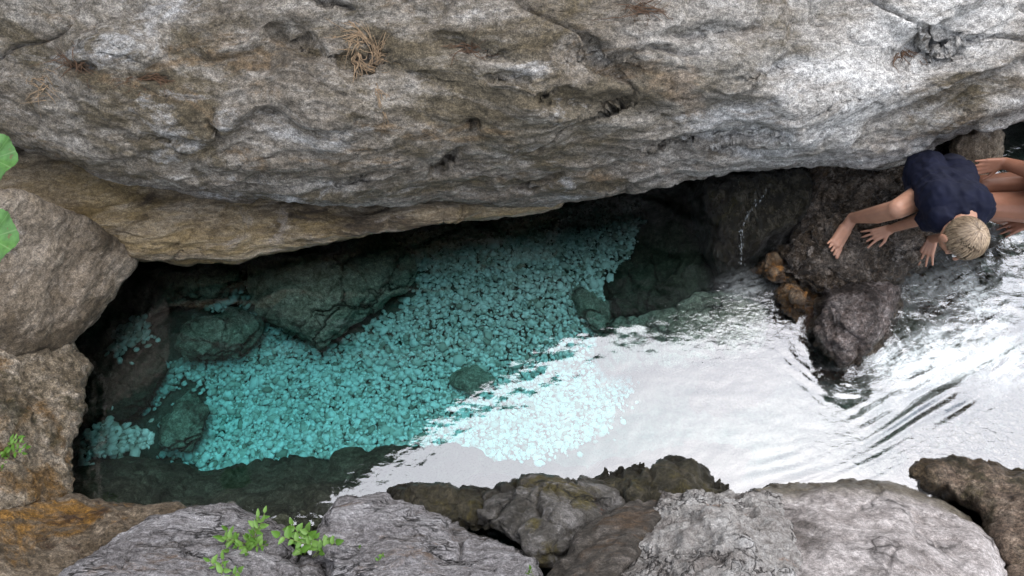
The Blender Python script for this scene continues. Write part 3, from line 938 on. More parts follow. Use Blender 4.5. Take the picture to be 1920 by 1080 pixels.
flank = rock('shaded_flank',  # separate dark shape laid over the white boulder's shaded left side
    zz((1000, 1220, .9), (1014, 1090, .62), (1055, 1040, .53), (1110, 985, .42), (1165, 945, .33), (1225, 935, .32), (1262, 965, .42), (1225, 1010, .52), (1165, 1070, .66), (1120, 1220, .95)),
    zz((1150, 1010, .52), (1100, 1080, .66)),
    M['flank'], 'dark brown layer painting shade on the left flank of the rough white boulder', 'rock',
    [('fbm', 0.02, 4, 4), ('terrace', .014, 16, (-.5, .8, .3)), ('fbm', .008, 18, 3)], round_px=16, round_m=.06, thick=.4, voxel=0.008, seed=25, jag=8)
corner = rock('pebbly_rock',
    zz((1686, 895, 0.0), (1712, 868, 0.0), (1760, 850, 0.0), (1830, 850, .0), (1900, 865, .02), (2010, 880, .06), (2010, 1220, .6), (1860, 1220, .6), (1880, 1060, .36), (1830, 965, .16), (1760, 925, .06)),
    zz((1760, 885, .08), (1850, 910, .16), (1920, 980, .3)),
    M['pebbly'], 'brown pebbly rock with dark moss in the bottom right corner beside the stream', 'rock',
    [('fbm', 0.03, 3, 4), ('lump', .016, 15), ('lump', .008, 34), ('fbm', .01, 16, 3)], round_px=22, round_m=.09, thick=.6, voxel=0.009, seed=14)

# the boy's perch and the wet stones round it
perch = rock('wet_slab',
    zz((1296, 420, -0.120), (1300, 370, 0.000), (1320, 335, 0.072), (1400, 312, 0.132), (1500, 300, 0.180), (1540, 310, 0.216), (1530, 380, 0.204), (1500, 420, 0.168), (1455, 455, 0.090), (1420, 490, 0.024), (1390, 525, -0.030), (1345, 530, -0.060), (1310, 490, -0.120)),
    zz((1380, 400, 0.084), (1450, 400, 0.144), (1350, 470, 0.012)),
    M['wetdark'], 'dark wet slab with a trickle of water under the overhanging boulder', 'rock',
    [('fbm', 0.03, 3, 4), ('fbm', .014, 8, 4, (1.6, .7, 1)), ('facet', .01, 8, (1, 1, 1)), ('ridge', .006, 12, 3)], round_px=34, round_m=.14, thick=.6, voxel=0.0085, seed=15)

boyrock = rock('wet_boulder',
    zz((1440, 500, 0.033), (1460, 460, 0.088), (1500, 420, 0.154), (1518, 370, 0.198), (1525, 300, 0.242), (1640, 280, 0.286), (1780, 255, 0.303), (1800, 330, 0.275), (1812, 400, 0.231), (1790, 440, 0.198), (1762, 470, 0.143), (1735, 505, 0.088), (1706, 540, 0.044), (1660, 560, 0.044), (1590, 570, 0.033), (1520, 570, 0.017), (1470, 545, 0.011)),
    zz((1560, 460, 0.231), (1640, 440, 0.275), (1720, 450, 0.253), (1620, 510, 0.176), (1700, 500, 0.165), (1600, 360, 0.253), (1720, 360, 0.286), (1540, 510, 0.132)),
    M['wetbrown'], 'dark brown wet boulder on which the boy in navy crouches', 'boulder',
    [('fbm', 0.03, 3, 4), ('fbm', .022, 8, 5), ('facet', .022, 7, (1, 1, 1)), ('crack', .03, 3, (1, 1, 1), .05), ('pit', .014, 14, (1, 1, 1), .5), ('fbm', .008, 30, 3)], round_px=30, round_m=.12, thick=.7, voxel=0.0085, seed=16, jag=6)

lump = rock('rounded_stone',
    zz((1500, 600, 0.000), (1515, 560, 0.068), (1565, 530, 0.153), (1640, 518, 0.187), (1690, 535, 0.136), (1690, 575, 0.085), (1682, 615, 0.043), (1662, 655, 0.000), (1632, 688, -0.030), (1600, 712, -0.040), (1560, 702, -0.040), (1510, 665, -0.030), (1496, 630, -0.020)),
    zz((1590, 600, 0.221), (1640, 590, 0.221), (1590, 660, 0.102), (1540, 630, 0.102)),
    M['lump'], 'rounded speckled stone jutting into the stream below the boy', 'rock',
    [('fbm', 0.03, 4, 4), ('facet', .016, 8, (1, 1, 1)), ('lump', .012, 26), ('pit', .008, 26, (1, 1, 1), .4), ('fbm', .007, 30, 3)], round_px=40, round_m=.2, thick=.4, voxel=0.0075, seed=17, jag=5)

for (cx, cy_, ru, rv, z, sd, lab) in ((1452, 506, 46, 32, .09, 18, 'small rusty wet stone nearest the trickle at the pool edge'),
                                      (1492, 558, 44, 54, .08, 19, 'rusty brown wet stone beside the rounded speckled stone')):
    outl = [(cx + ru * math.cos(a) * (1 + .12 * math.sin(3 * a + sd)), cy_ + rv * math.sin(a), z - .08) for a in np.linspace(0, 2 * math.pi, 14)[:-1]]
    rock('rusty_stone', zz(*outl), zz((cx, cy_, z + .04)), M['rusty_small'], lab, 'stone',
         [('fbm', .045, 7, 4), ('facet', .02, 12, (1, 1, 1)), ('pit', .012, 18, (1, 1, 1), .3), ('fbm', .008, 36, 3)], round_px=14, round_m=.05, thick=.25, voxel=0.006, seed=sd, step=9, jag=13)

pale = rock('pale_rock',
    zz((1780, 300, 0.330), (1770, 262, 0.413), (1830, 240, 0.450), (1875, 232, 0.450), (1888, 250, 0.413), (1882, 285, 0.345), (1860, 320, 0.240), (1840, 345, 0.165), (1800, 355, 0.165), (1760, 330, 0.225)),
    zz((1830, 290, 0.375), (1800, 320, 0.300)),
    M['brown_slab'], 'pale wet rock behind the boy at the far right under the boulder', 'rock',
    [('fbm', .02, 4, 4), ('facet', .014, 8, (1, 1, 1)), ('fbm', .006, 20, 3)], round_px=16, round_m=.07, thick=.5, voxel=0.0085, seed=20)

# ------------------------------------------------------------------ sunken boulders and shelf
D_SUNK = [('fbm', .04, 2.4, 4), ('facet', .03, 4.5, (1, 1, 1)), ('crack', .03, 2.6, (1, 1, 1), .04), ('fbm', .016, 9, 4), ('pit', .012, 12, (1, 1, 1), .5)]
SUNK = [
    ('sunken_boulder', [(462, 500, -.62), (480, 470, -.5), (600, 440, -.4), (700, 430, -.5), (760, 465, -.72), (780, 492, -.85), (770, 540, -.92), (730, 570, -.92), (690, 600, -.95), (640, 640, -.95), (602, 656, -.95), (560, 632, -.8), (520, 605, -.7), (480, 580, -.7), (464, 540, -.7)],
     [(560, 520, -.45), (660, 520, -.55), (600, 600, -.62), (720, 520, -.72)], 'sunken', 'large sunken green boulder lying on the pebbles under the ledge'),
    ('sunken_boulder', [(300, 500, -.7), (340, 480, -.6), (430, 480, -.65), (442, 520, -.75), (420, 560, -.85), (380, 572, -.9), (320, 590, -.95), (280, 600, -1.0), (285, 560, -.9)], [(360, 530, -.65)], 'sunken', 'flat sunken green slab between the left rock slab and the pale pebble strip'),
    ('sunken_boulder', [(335, 620, -.85), (360, 585, -.8), (430, 575, -.8), (490, 590, -.9), (495, 625, -1.0), (450, 665, -1.02), (400, 685, -1.05), (350, 680, -1.05), (325, 650, -.95)], [(410, 625, -.75)], 'sunken', 'dull sunken boulder left of and below the large green one'),
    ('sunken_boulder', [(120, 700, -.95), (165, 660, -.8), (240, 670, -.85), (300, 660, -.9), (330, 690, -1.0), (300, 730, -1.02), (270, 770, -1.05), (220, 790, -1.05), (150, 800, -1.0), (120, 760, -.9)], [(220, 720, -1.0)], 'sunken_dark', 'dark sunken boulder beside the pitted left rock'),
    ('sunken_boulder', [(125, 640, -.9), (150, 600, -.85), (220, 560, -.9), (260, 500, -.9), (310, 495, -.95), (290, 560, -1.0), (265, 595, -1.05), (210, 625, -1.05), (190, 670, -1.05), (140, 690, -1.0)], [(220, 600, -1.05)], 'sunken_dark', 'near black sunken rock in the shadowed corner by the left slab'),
    ('sunken_boulder', [(298, 800, -.98), (330, 750, -.95), (352, 718, -.95), (372, 730, -.98), (392, 770, -1.0), (385, 810, -1.02), (345, 840, -1.02), (310, 835, -1.0)], [(345, 780, -.88)], 'sunken', 'narrow sunken stone among the pebbles near the lower left shore'),
    ('sunken_stone', [(832, 708, -.98), (850, 680, -.96), (880, 664, -.94), (910, 672, -.95), (935, 700, -.98), (925, 725, -1.0), (890, 738, -1.0), (850, 728, -1.0)], [(880, 700, -.88)], 'sunken', 'small sunken stone alone in the middle of the pebbles'),
    ('sunken_boulder', [(1030, 540, -.9), (1050, 512, -.8), (1090, 505, -.75), (1130, 530, -.8), (1160, 580, -.8), (1150, 640, -.85), (1110, 640, -.95), (1085, 610, -.95), (1060, 575, -.95)], [(1100, 570, -.65)], 'sunken', 'sunken green boulder with a pale patch beside the dark hollow'),
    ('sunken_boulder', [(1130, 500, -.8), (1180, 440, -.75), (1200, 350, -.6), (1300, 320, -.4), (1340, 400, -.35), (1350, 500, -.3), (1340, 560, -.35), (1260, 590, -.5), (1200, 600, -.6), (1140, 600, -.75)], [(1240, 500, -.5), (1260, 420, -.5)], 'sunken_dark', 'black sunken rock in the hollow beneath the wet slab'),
    ('sunken_boulder', [(1110, 640, -.8), (1160, 600, -.6), (1240, 570, -.35), (1330, 540, -.2), (1400, 540, -.12), (1440, 580, -.12), (1430, 640, -.25), (1340, 680, -.4), (1220, 700, -.6), (1130, 690, -.8)], [(1260, 620, -.35), (1360, 600, -.2)], 'sunken', 'shallow submerged mossy rock at the pool mouth beside the sky reflection'),
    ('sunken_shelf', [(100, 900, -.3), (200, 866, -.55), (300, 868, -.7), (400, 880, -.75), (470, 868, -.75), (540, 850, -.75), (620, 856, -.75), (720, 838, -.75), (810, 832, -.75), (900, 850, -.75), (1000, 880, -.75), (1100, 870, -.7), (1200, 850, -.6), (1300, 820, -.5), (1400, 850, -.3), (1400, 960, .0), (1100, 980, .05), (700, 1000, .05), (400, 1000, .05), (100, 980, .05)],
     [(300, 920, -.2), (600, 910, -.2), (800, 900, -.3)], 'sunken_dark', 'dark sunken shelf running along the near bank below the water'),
]
for i, (nm, ol, ct, mt, lab) in enumerate(SUNK):
    rock(nm, zz(*[(a, b, c * (.74 if -.99 < c < -.84 and mt == 'sunken' and len(ol) == 8 else (.46, .52, .56)[i] if i < 3 else .62)) for a, b, c in ol]), zz(*[(a, b, c * (.74 if len(ol) == 8 and mt == 'sunken' else (.44, .5, .54)[i] if i < 3 else .60)) for a, b, c in ct]), M[mt], lab, 'rock', D_SUNK if nm != 'sunken_stone' else [('fbm', .02, 6, 4)],
         round_px=18, round_m=.07, thick=.5, voxel=0.011, seed=30 + i, jag=7)

# ------------------------------------------------------------------ pebbles on the bed
ZONE = [(430, 500), (452, 500), (468, 590), (560, 640), (605, 668), (700, 610), (780, 560), (790, 480), (690, 430), (860, 395), (960, 390), (1060, 370), (1240, 340), (1260, 470),
        (1130, 520), (1120, 640), (1165, 680), (1180, 740), (1130, 815), (1075, 848), (1000, 862), (900, 868), (800, 862), (640, 866), (520, 870), (430, 892), (385, 884), (350, 862), (305, 858), (330, 815), (400, 800),
        (395, 740), (350, 705), (270, 790), (262, 770), (310, 690), (350, 672), (420, 690), (440, 640), (490, 620), (430, 560), (400, 560)]
PATCH = [[(205, 655), (235, 615), (280, 600), (288, 640), (255, 650), (222, 672)], [(138, 850), (150, 815), (230, 795), (292, 820), (285, 842), (230, 850), (170, 868)],
         [(405, 560), (415, 520), (440, 492), (455, 500), (440, 545), (430, 580), (400, 590)]]


def ico(sub):
    import bmesh
    bm = bmesh.new()
    bmesh.ops.create_icosphere(bm, subdivisions=sub, radius=1.0)
    v = np.array([tuple(a.co) for a in bm.verts]); f = np.array([[b.index for b in a.verts] for a in bm.faces])
    bm.free()
    return v, f


IV, IF = ico(2)
PV, PF = ico(1)
SHAPES = []
for k in range(14):
    s = PV.copy()
    # chip the ball with random planes: angular, flattened river pebbles
    for j in range(5):
        n = RNG.normal(size=3); n /= np.linalg.norm(n)
        c = RNG.uniform(0.55, 0.9)
        dd = s @ n
        s = s - np.clip(dd - c, 0, None)[:, None] * n * 0.85
    s *= (RNG.uniform(.85, 1.25), RNG.uniform(.65, .95), RNG.uniform(.32, .55))
    SHAPES.append(s)


def rotm(a, tilt, ta):
    return np.array(Matrix.Rotation(ta, 3, 'Z') @ Matrix.Rotation(tilt, 3, 'X') @ Matrix.Rotation(a - ta, 3, 'Z'))


cand = []
sp_ = 0.0265
for layer in range(3):
    for yy_ in np.arange(0.3, 4.0, sp_ * .87):
        for xx_ in np.arange(-2.9, 2.3, sp_):
            cand.append((xx_ + RNG.uniform(-.4, .4) * sp_, yy_ + RNG.uniform(-.4, .4) * sp_, layer))
cand = np.array(cand)
bz = bed_height(cand[:, 0], cand[:, 1])
pc = np.stack([cand[:, 0], cand[:, 1], bz], -1)
pu, pv, pf = proj(pc)
wob = 9 * np.stack([perlin(np.stack([pu / 30, pv / 30, 0 * pu], -1)), perlin(np.stack([pu / 30, pv / 30, 5 + 0 * pu], -1))], -1)
keep = np.zeros(len(pc), bool)
for j_, poly in enumerate([ZONE] + PATCH):
    jt = RNG.normal(0, 1, (len(pu), 2)) * np.where(RNG.random(len(pu)) < .25, 16, 2)[:, None]
    _, ins = poly_dist(pu + wob[:, 0] + jt[:, 0], pv + wob[:, 1] + jt[:, 1], poly)
    keep |= ins
    if j_:                       # pebbles resting on top of the sunken rocks
        pc[ins] = Z(pu[ins], pv[ins], (0, -.56, -.62, -.60)[j_])
keep &= (pv < 905) & (pu > 100) & (pu + wob[:, 0] * 3 < 1330)
pc, lay, pu, pv, pf = pc[keep], cand[keep, 2], pu[keep], pv[keep], pf[keep]
size = 0.0142 * np.exp(RNG.normal(0, .34, len(pc))) * (1.18 - 0.22 * smooth01(pu, 300, 1100))
big = RNG.random(len(pc)) < 0.03
size[big] *= 1.55
size[lay < 1] *= 1.25
zoff = np.array([0.001, 0.009, 0.017])[lay.astype(int)] + RNG.uniform(-.004, .008, len(pc)) + 0.022 + 0.03 * fbm(np.concatenate([pc[:, :2], bz[keep][:, None]], 1) * 5, 4)
pc[:, 2] += zoff
inview = (pu > 250) & (pu < 1000) & (pv > 440) & (pv < 850) & (lay > 1)
order = np.argsort(-(size / pf) * inview)
indiv = set(order[:300].tolist())
PME = []
for k, s in enumerate(SHAPES):
    pm = mesh('pebble', s, PF)
    pm.materials.append(M['pebble'])
    pm.polygons.foreach_set('use_smooth', np.ones(len(pm.polygons), bool))
    PME.append(pm)
vs_, fs_, off = [], [], 0
for i in range(len(pc)):
    k = int(RNG.integers(len(SHAPES)))
    a, tl, ta = RNG.uniform(0, 6.28), abs(RNG.normal(0, .35)), RNG.uniform(0, 6.28)
    if i in indiv:
        o = bpy.data.objects.new('pebble', PME[k])
        COL.objects.link(o)
        o.location = pc[i]
        o.rotation_euler = (Matrix.Rotation(ta, 3, 'Z') @ Matrix.Rotation(tl, 3, 'X') @ Matrix.Rotation(a - ta, 3, 'Z')).to_euler()
        o.scale = (size[i],) * 3
        tag(o, 'large pale pebble lying on the turquoise pool bed', 'pebble', 'large pebbles on the pool bed')
    else:
        vs_.append(SHAPES[k] @ rotm(a, tl, ta).T * size[i] + pc[i])
        fs_.append(PF + off)
        off += len(PV)
me = bpy.data.meshes.new('pebbles')
V_, F_ = np.concatenate(vs_), np.concatenate(fs_)
me.vertices.add(len(V_)); me.vertices.foreach_set('co', V_.astype(np.float32).ravel())
me.loops.add(F_.size); me.loops.foreach_set('vertex_index', F_.astype(np.int32).ravel())
me.polygons.add(len(F_)); me.polygons.foreach_set('loop_start', np.arange(0, F_.size, 3, dtype=np.int32))
me.update(calc_edges=True); me.validate()
tag(link('pebbles', me, M['pebble']), kind='stuff')
print('pebbles', len(pc))

CZ = [[(1690, 850), (1720, 770), (1800, 735), (1920, 660), (1990, 640), (1990, 880), (1850, 870), (1750, 860)], [(1680, 560), (1760, 480), (1900, 420), (1990, 420), (1990, 640), (1880, 640), (1760, 620)],
      [(1340, 690), (1350, 640), (1440, 600), (1490, 660), (1480, 700), (1400, 700)]]
cvs, cfs, coff = [], [], 0
for poly in CZ:
    pu0 = np.array(poly, float)
    for q in range(900):
        u_, v_ = RNG.uniform(pu0[:, 0].min(), pu0[:, 0].max()), RNG.uniform(pu0[:, 1].min(), pu0[:, 1].max())
        if not poly_dist(np.array([u_]), np.array([v_]), poly)[1][0]:
            continue
        c = Z(u_, v_, -.27)
        c[2] = bed_height(np.array([c[0]]), np.array([c[1]]))[0] + RNG.uniform(0, .03)
        sz = .024 * math.exp(RNG.normal(0, .45))
        cvs.append(SHAPES[int(RNG.integers(len(SHAPES)))] @ rotm(RNG.uniform(0, 6.3), abs(RNG.normal(0, .3)), RNG.uniform(0, 6.3)).T * sz + c)
        cfs.append(PF + coff); coff += len(PV)
M['cobble'] = rock_mat('stream_cobble', (0.04, 0.036, 0.02), (0.13, 0.12, 0.08), (0.34, 0.32, 0.26), [((0.20, 0.17, 0.03), 3, .54, .62, .7)], bump=.8, speck=.7, spec=.03, base_scale=6)
tag(link('cobbles', mesh('cobbles', np.concatenate(cvs), np.concatenate(cfs)), M['cobble']), kind='stuff')

# ------------------------------------------------------------------ unseen wall added above the boulder, top traced to shape the dark reflection
def reflect_hit(u, v, yw):
    p = Z(u, v, 0); d = rays(u, v).copy(); d[2] *= -1
    q = p + d * ((yw - p[1]) / d[1])
    return q


YW = 3.1
BND = [(560, 965), (640, 940), (710, 905), (790, 850), (900, 780), (1000, 725), (1100, 655), (1250, 620), (1340, 575), (1395, 490)]
bpts = [reflect_hit(u, v, YW) for u, v in BND]
for b in bpts: print('cliff top', np.round(b, 2))
bx_ = np.array([p[0] for p in bpts]); bzz = np.array([p[2] for p in bpts])
o_ = np.argsort(bx_)
bx_, bzz = bx_[o_], bzz[o_]
bx_ = np.concatenate([[-12, -3.0], bx_, [3.0, 12]]); bzz = np.concatenate([[9, max(bzz) + 1.0], bzz, [bzz[-1], bzz[-1]]])


def cliff_mesh(name, xs, top_of, y_of, z0, thick, seed, amp=.12):
    zs = np.linspace(0, 1, 60)
    XX, SS = np.meshgrid(xs, zs)
    TT = top_of(XX)
    ZZ = z0 + (TT - z0) * SS
    YY = y_of(XX, SS)
    fr = np.stack([XX, YY, ZZ], -1)
    q = fr.reshape(-1, 3)
    dsp = amp * fbm(q * 1.3 + seed, 5)
    fr[..., 1] += dsp.reshape(XX.shape)
    bk = fr.copy(); bk[..., 1] += thick
    nx_, ny_ = len(xs), len(zs)
    f1 = grid_faces(nx_, ny_)
    f2 = f1[:, ::-1] + nx_ * ny_
    i = np.arange(nx_ * ny_).reshape(ny_, nx_)
    b = np.concatenate([i[0, :], i[1:, -1], i[-1, :-1][::-1], i[1:-1, 0][::-1]])
    sd = [(int(b[k]), int(b[k]) + nx_ * ny_, int(b[(k + 1) % len(b)]) + nx_ * ny_, int(b[(k + 1) % len(b)])) for k in range(len(b))]
    return mesh(name, np.concatenate([fr.reshape(-1, 3), bk.reshape(-1, 3)]), f1.tolist() + f2.tolist() + sd)


cm = cliff_mesh('unseen_cliff', np.linspace(-12, 12, 240), lambda X_: np.interp(X_, bx_, bzz), lambda X_, S_: YW + 0.15 * S_ + 0 * X_, 0.2, 3.0, 5, .06)
tag(link('unseen_cliff', cm, M['unseen_cliff']), kind='structure')

# ------------------------------------------------------------------ small soft bodies: tapered limbs fused into one surface
def capsule(a, b, ra, rb, n=12):
    a, b = np.asarray(a, float), np.asarray(b, float)
    ax = b - a
    L = np.linalg.norm(ax)
    ax = ax / L if L > 1e-6 else np.array([0, 0, 1.0])
    t = np.array([1.0, 0, 0]) if abs(ax[0]) < 0.8 else np.array([0, 1.0, 0])
    e1 = np.cross(ax, t); e1 /= np.linalg.norm(e1)
    e2 = np.cross(ax, e1)
    prof = [(-ra * math.cos(q), ra * math.sin(q)) for q in (0.35, 0.8, 1.2)] + [(0, ra), (L * .5, (ra + rb) / 2), (L, rb)] + \
           [(L + rb * math.cos(q), rb * math.sin(q)) for q in (1.2, 0.8, 0.35)]
    vs = [a - ax * ra]
    for d, r in prof:
        for k in range(n):
            w = 2 * math.pi * k / n
            vs.append(a + ax * d + r * (math.cos(w) * e1 + math.sin(w) * e2))
    vs.append(b + ax * rb)
    fs = [(0, 1 + (k + 1) % n, 1 + k) for k in range(n)]
    for j in range(len(prof) - 1):
        for k in range(n):
            p, q = 1 + j * n + k, 1 + j * n + (k + 1) % n
            fs.append((p, q, q + n, p + n))
    last = 1 + (len(prof) - 1) * n
    fs += [(len(vs) - 1, last + k, last + (k + 1) % n) for k in range(n)]
    return vs, fs


def ellipsoid(c, axes, radii):
    c = np.asarray(c, float)
    A = np.array(axes) * np.asarray(radii)[:, None]
    return [c + p @ A for p in IV], [tuple(f) for f in IF]


def fuse(name, pieces, voxel, smooth, mat, parent, disp=None):
    vs, fs, off = [], [], 0
    org = np.array(parent.location)
    for v, f in pieces:
        vs += [np.asarray(p) - org for p in v]
        fs += [tuple(int(k) + off for k in q) for q in f]
        off += len(v)
    me = remesh(mesh(name, vs, fs), voxel, smooth)
    me.name = name
    if disp:
        displace(me, disp, 3)
    return link(name, me, mat, parent=parent)


def unit(v):
    v = np.asarray(v, float)
    return v / np.linalg.norm(v)


def hand(wrist, palm_dir, across, down, L, spread=0.5, curl=0.25):
    """palm and five unequal bent fingers laid on a surface. across points to the thumb side."""
    palm_dir, across, down = unit(palm_dir), unit(across), unit(down)
    ps = []
    pl = L * 0.5
    for k in (-1, -.33, .33, 1):
        ps.append(capsule(wrist + across * k * L * .10, wrist + palm_dir * pl + across * k * L * .17, L * .075, L * .07))
    for k, ln in ((1, .44), (.33, .50), (-.33, .46), (-1, .36)):
        b = wrist + palm_dir * pl * .95 + across * k * L * .18
        d1 = unit(palm_dir + across * k * spread * .42 + down * curl * .3)
        m_ = b + d1 * L * ln * .5
        d2 = unit(palm_dir + across * k * spread * .42 + down * curl)
        e_ = m_ + d2 * L * ln * .5
        ps.append(capsule(b, m_, L * .050, L * .045, 8)); ps.append(capsule(m_, e_, L * .045, L * .036, 8))
    tb = wrist + palm_dir * L * .14 + across * L * .14
    tm = tb + unit(palm_dir * .7 + across * .8) * L * .26
    ps.append(capsule(tb, tm, L * .065, L * .052, 8))
    ps.append(capsule(tm, tm + unit(palm_dir * .9 + across * .35 + down * curl) * L * .2, L * .05, L * .04, 8))
    return ps


bpy.context.view_layer.update()


def on(o, u, v, lift=0.0):
    p, n = surf_z(o, u, v)
    if p is None:
        p = Vector(Z(u, v, 0.4)); n = Vector((0, 0, 1))
    return np.array(p) + np.array(n) * lift, np.array(n)


# ------------------------------------------------------------------ the boy
def ZB(u, v, z):
    return Z(u, v, z - .215)


pel = ZB(1755, 338, .74); wai = ZB(1774, 355, .84); che = ZB(1793, 381, .91); nek = ZB(1810, 406, .92)
boy = bpy.data.objects.new('person', None)
boy.location = tuple(on(boyrock, 1640, 440)[0]); COL.objects.link(boy)
tag(boy, 'blond barefoot boy in navy T-shirt crouching forward with both hands on the wet boulder', 'person')
foot_t, fn = on(boyrock, 1555, 463, .036)
heel, _ = on(boyrock, 1574, 422, .038)
ankle = heel + np.array([0.01, 0.01, 0.055])
knee = ZB(1683, 392, .80)
hipr = pel + np.array([0.0, -.03, -.02]); hipl = pel + np.array([.10, .07, -.03])
B = []
side_ = unit(np.cross(che - pel, [0, 0, 1.0]))
B += [capsule(pel + side_ * .05, wai + side_ * .04, .088, .076), capsule(pel - side_ * .05, wai - side_ * .04, .088, .076),
      capsule(wai + side_ * .04, che + side_ * .05, .076, .078), capsule(wai - side_ * .04, che - side_ * .05, .076, .078), capsule(che, nek, .066, .05)]
hk = ZB(1806, 446, .95)
h_up = unit([0.12, -.80, .58]); h_f = unit([0.10, -.56, -.82]); h_f = unit(h_f - h_up * (h_f @ h_up)); h_s = np.cross(h_f, h_up)
B.append(capsule(nek, hk - h_up * .06, .046, .046))
B.append(ellipsoid(hk + h_up * .012, (h_s, h_f, h_up), (.066, .077, .079)))
B.append(ellipsoid(hk + h_f * .025 - h_up * .055, (h_s, h_f, h_up), (.055, .062, .062)))     # jaw
B.append(capsule(hk + h_f * .085 - h_up * .002, hk + h_f * .101 - h_up * .03, .007, .011, 8))   # nose
for sg in (-1, 1):
    B.append(ellipsoid(hk + h_s * sg * .077 - h_up * .012 - h_f * .005, (h_s, h_f, h_up), (.010, .018, .028)))  # ears
B.append(capsule(hk + h_f * .083 - h_up * .06 - h_s * .018, hk + h_f * .083 - h_up * .06 + h_s * .018, .008, .008, 8))   # lips
# near leg
B += [capsule(hipr, knee, .068, .046), capsule(knee, knee * .6 + ankle * .4 + np.array([0, 0, -.012]), .044, .043), capsule(knee * .6 + ankle * .4 + np.array([0, 0, -.012]), ankle, .043, .026),
      capsule(ankle, heel + (foot_t - heel) * .15, .028, .029), capsule(heel, foot_t, .029, .022)]
fd = unit(foot_t - heel); fa = unit(np.cross(fn, fd))
B += [capsule(heel + fd * .02 + fa * .012, foot_t + fa * .024, .024, .016), capsule(heel + fd * .02 - fa * .012, foot_t - fa * .024, .024, .016)]
for k in range(5):
    b0 = foot_t + fa * (-.036 + .018 * k)
    w_ = k if fa @ np.array([1, 0, 0]) < 0 else 4 - k
    ln = (.046, .046, .042, .037, .030)[w_]
    rd = (.0105, .0078, .0074, .0070, .0066)[w_]
    B.append(capsule(b0, b0 + unit(fd + fa * (-.20 + .10 * k)) * ln - fn * .002, rd, rd * .92, 8))
# far leg folded under him
kl = ZB(1795, 345, .66); al = ZB(1790, 372, .50)
B += [capsule(hipl, kl, .078, .056), capsule(kl, al, .052, .034), capsule(al, ZB(1770, 395, .46), .034, .024)]
# arms
shr = ZB(1766, 408, .90); elr = ZB(1728, 410, .70); wr_s, wn_r = on(boyrock, 1672, 434, .035)
shl = ZB(1820, 411, .90); ell = ZB(1812, 440, .72); wl_s, wn_l = on(boyrock, 1752, 450, .04)
B += [capsule(che, shr, .06, .048), capsule(shr, elr, .038, .031), capsule(elr, wr_s, .032, .020),
      capsule(che, shl, .06, .048), capsule(shl, ell, .038, .031), capsule(ell, wl_s, .032, .020)]
pr = on(boyrock, 1626, 446, .015)[0] - wr_s; pl_ = on(boyrock, 1733, 478, .015)[0] - wl_s
B += hand(wr_s, pr, np.cross(wn_r, unit(pr)), -wn_r, .150, .85, .3)
B += hand(wl_s, pl_, -np.cross(wn_l, unit(pl_)), -wn_l, .150, .8, .3)
body = fuse('body', B, .0036, 3, M['skin'], boy)
for sg in (-1, 1):
    fuse('eye', [ellipsoid(hk + h_f * .072 + h_s * sg * .030 + h_up * .003, (h_s, h_f, h_up), (.012, .008, .009))], .003, 1, M['face'], boy)
# T-shirt: loose over back, chest and upper arms
S = [capsule(pel + side_ * .07 + np.array([.01, .01, .03]), wai + side_ * .05, .092, .092), capsule(pel - side_ * .06 + np.array([.01, .0, .03]), wai - side_ * .05, .092, .092),
     capsule(wai + side_ * .045, che + side_ * .06, .092, .094), capsule(wai - side_ * .045, che - side_ * .06, .092, .094), capsule(wai, che, .096, .10),
     capsule(che, nek * .7 + che * .3, .095, .066), capsule(che, shr, .084, .064), capsule(che, shl, .084, .064),
     capsule(shr, shr * .42 + elr * .58, .060, .056), capsule(shl, shl * .45 + ell * .55, .060, .056)]
fuse('t_shirt', S, .0065, 5, M['shirt'], boy, [('ridge', .009, 6, 3, (1, 1.8, 1)), ('fbm', .008, 5, 3), ('ridge', .005, 13, 2, (1.5, .7, 1))])
fuse('shorts', [capsule(pel - side_ * .0, hipr * .62 + knee * .38, .092, .078), capsule(hipl, hipl * .6 + kl * .4, .09, .08), capsule(pel + side_ * .05, pel - side_ * .05, .095, .095)],
     .0065, 4, M['shorts'], boy, [('ridge', .006, 9, 3), ('fbm', .006, 6, 3)])


def hair_mat(name, c0, c1):
    m, nt, out = new_mat(name)
    ge = nt.nodes.new('ShaderNodeNewGeometry')
    c = ramp(nt, ge.outputs['Random Per Island'], [(0, c0), (1, c1)])
    bs = nt.nodes.new('ShaderNodeBsdfPrincipled')
    nt.links.new(c, bs.inputs['Base Color'])
    bs.inputs['Roughness'].default_value = 0.38
    bs.inputs['Specular IOR Level'].default_value = 0.6
    nt.links.new(bs.outputs[0], out.inputs[0])
    return m


def tube(pts, radii, n=4):
    pts = np.asarray(pts, float)
    vs, fs = [], []
    for j in range(len(pts)):
        d = unit(pts[min(j + 1, len(pts) - 1)] - pts[max(j - 1, 0)] + 1e-9)
        t = np.array([0, 0, 1.0]) if abs(d[2]) < .9 else np.array([1.0, 0, 0])
        e1 = unit(np.cross(d, t)); e2 = np.cross(d, e1)
        for k in range(n):
            w = 2 * math.pi * k / n
            vs.append(pts[j] + radii[j] * (math.cos(w) * e1 + math.sin(w) * e2))
    for j in range(len(pts) - 1):
        for k in range(n):
            a_, b_ = j * n + k, j * n + (k + 1) % n
            fs.append((a_, b_, b_ + n, a_ + n))
    fs.append(tuple(range(n))[::-1]); fs.append(tuple(range((len(pts) - 1) * n, len(pts) * n)))
    return vs, fs


def join(name, pieces, mat, parent=None, loc=None):
    org = np.array(parent.location) if parent else (np.asarray(loc) if loc is not None else np.zeros(3))
    vs, fs, off = [], [], 0
    for v, f in pieces:
        vs += [np.asarray(p) - org for p in v]
        fs += [tuple(int(k) + off for k in q) for q in f]
        off += len(v)
    return link(name, mesh(name, vs, fs), mat, parent=parent, loc=None if parent else loc)


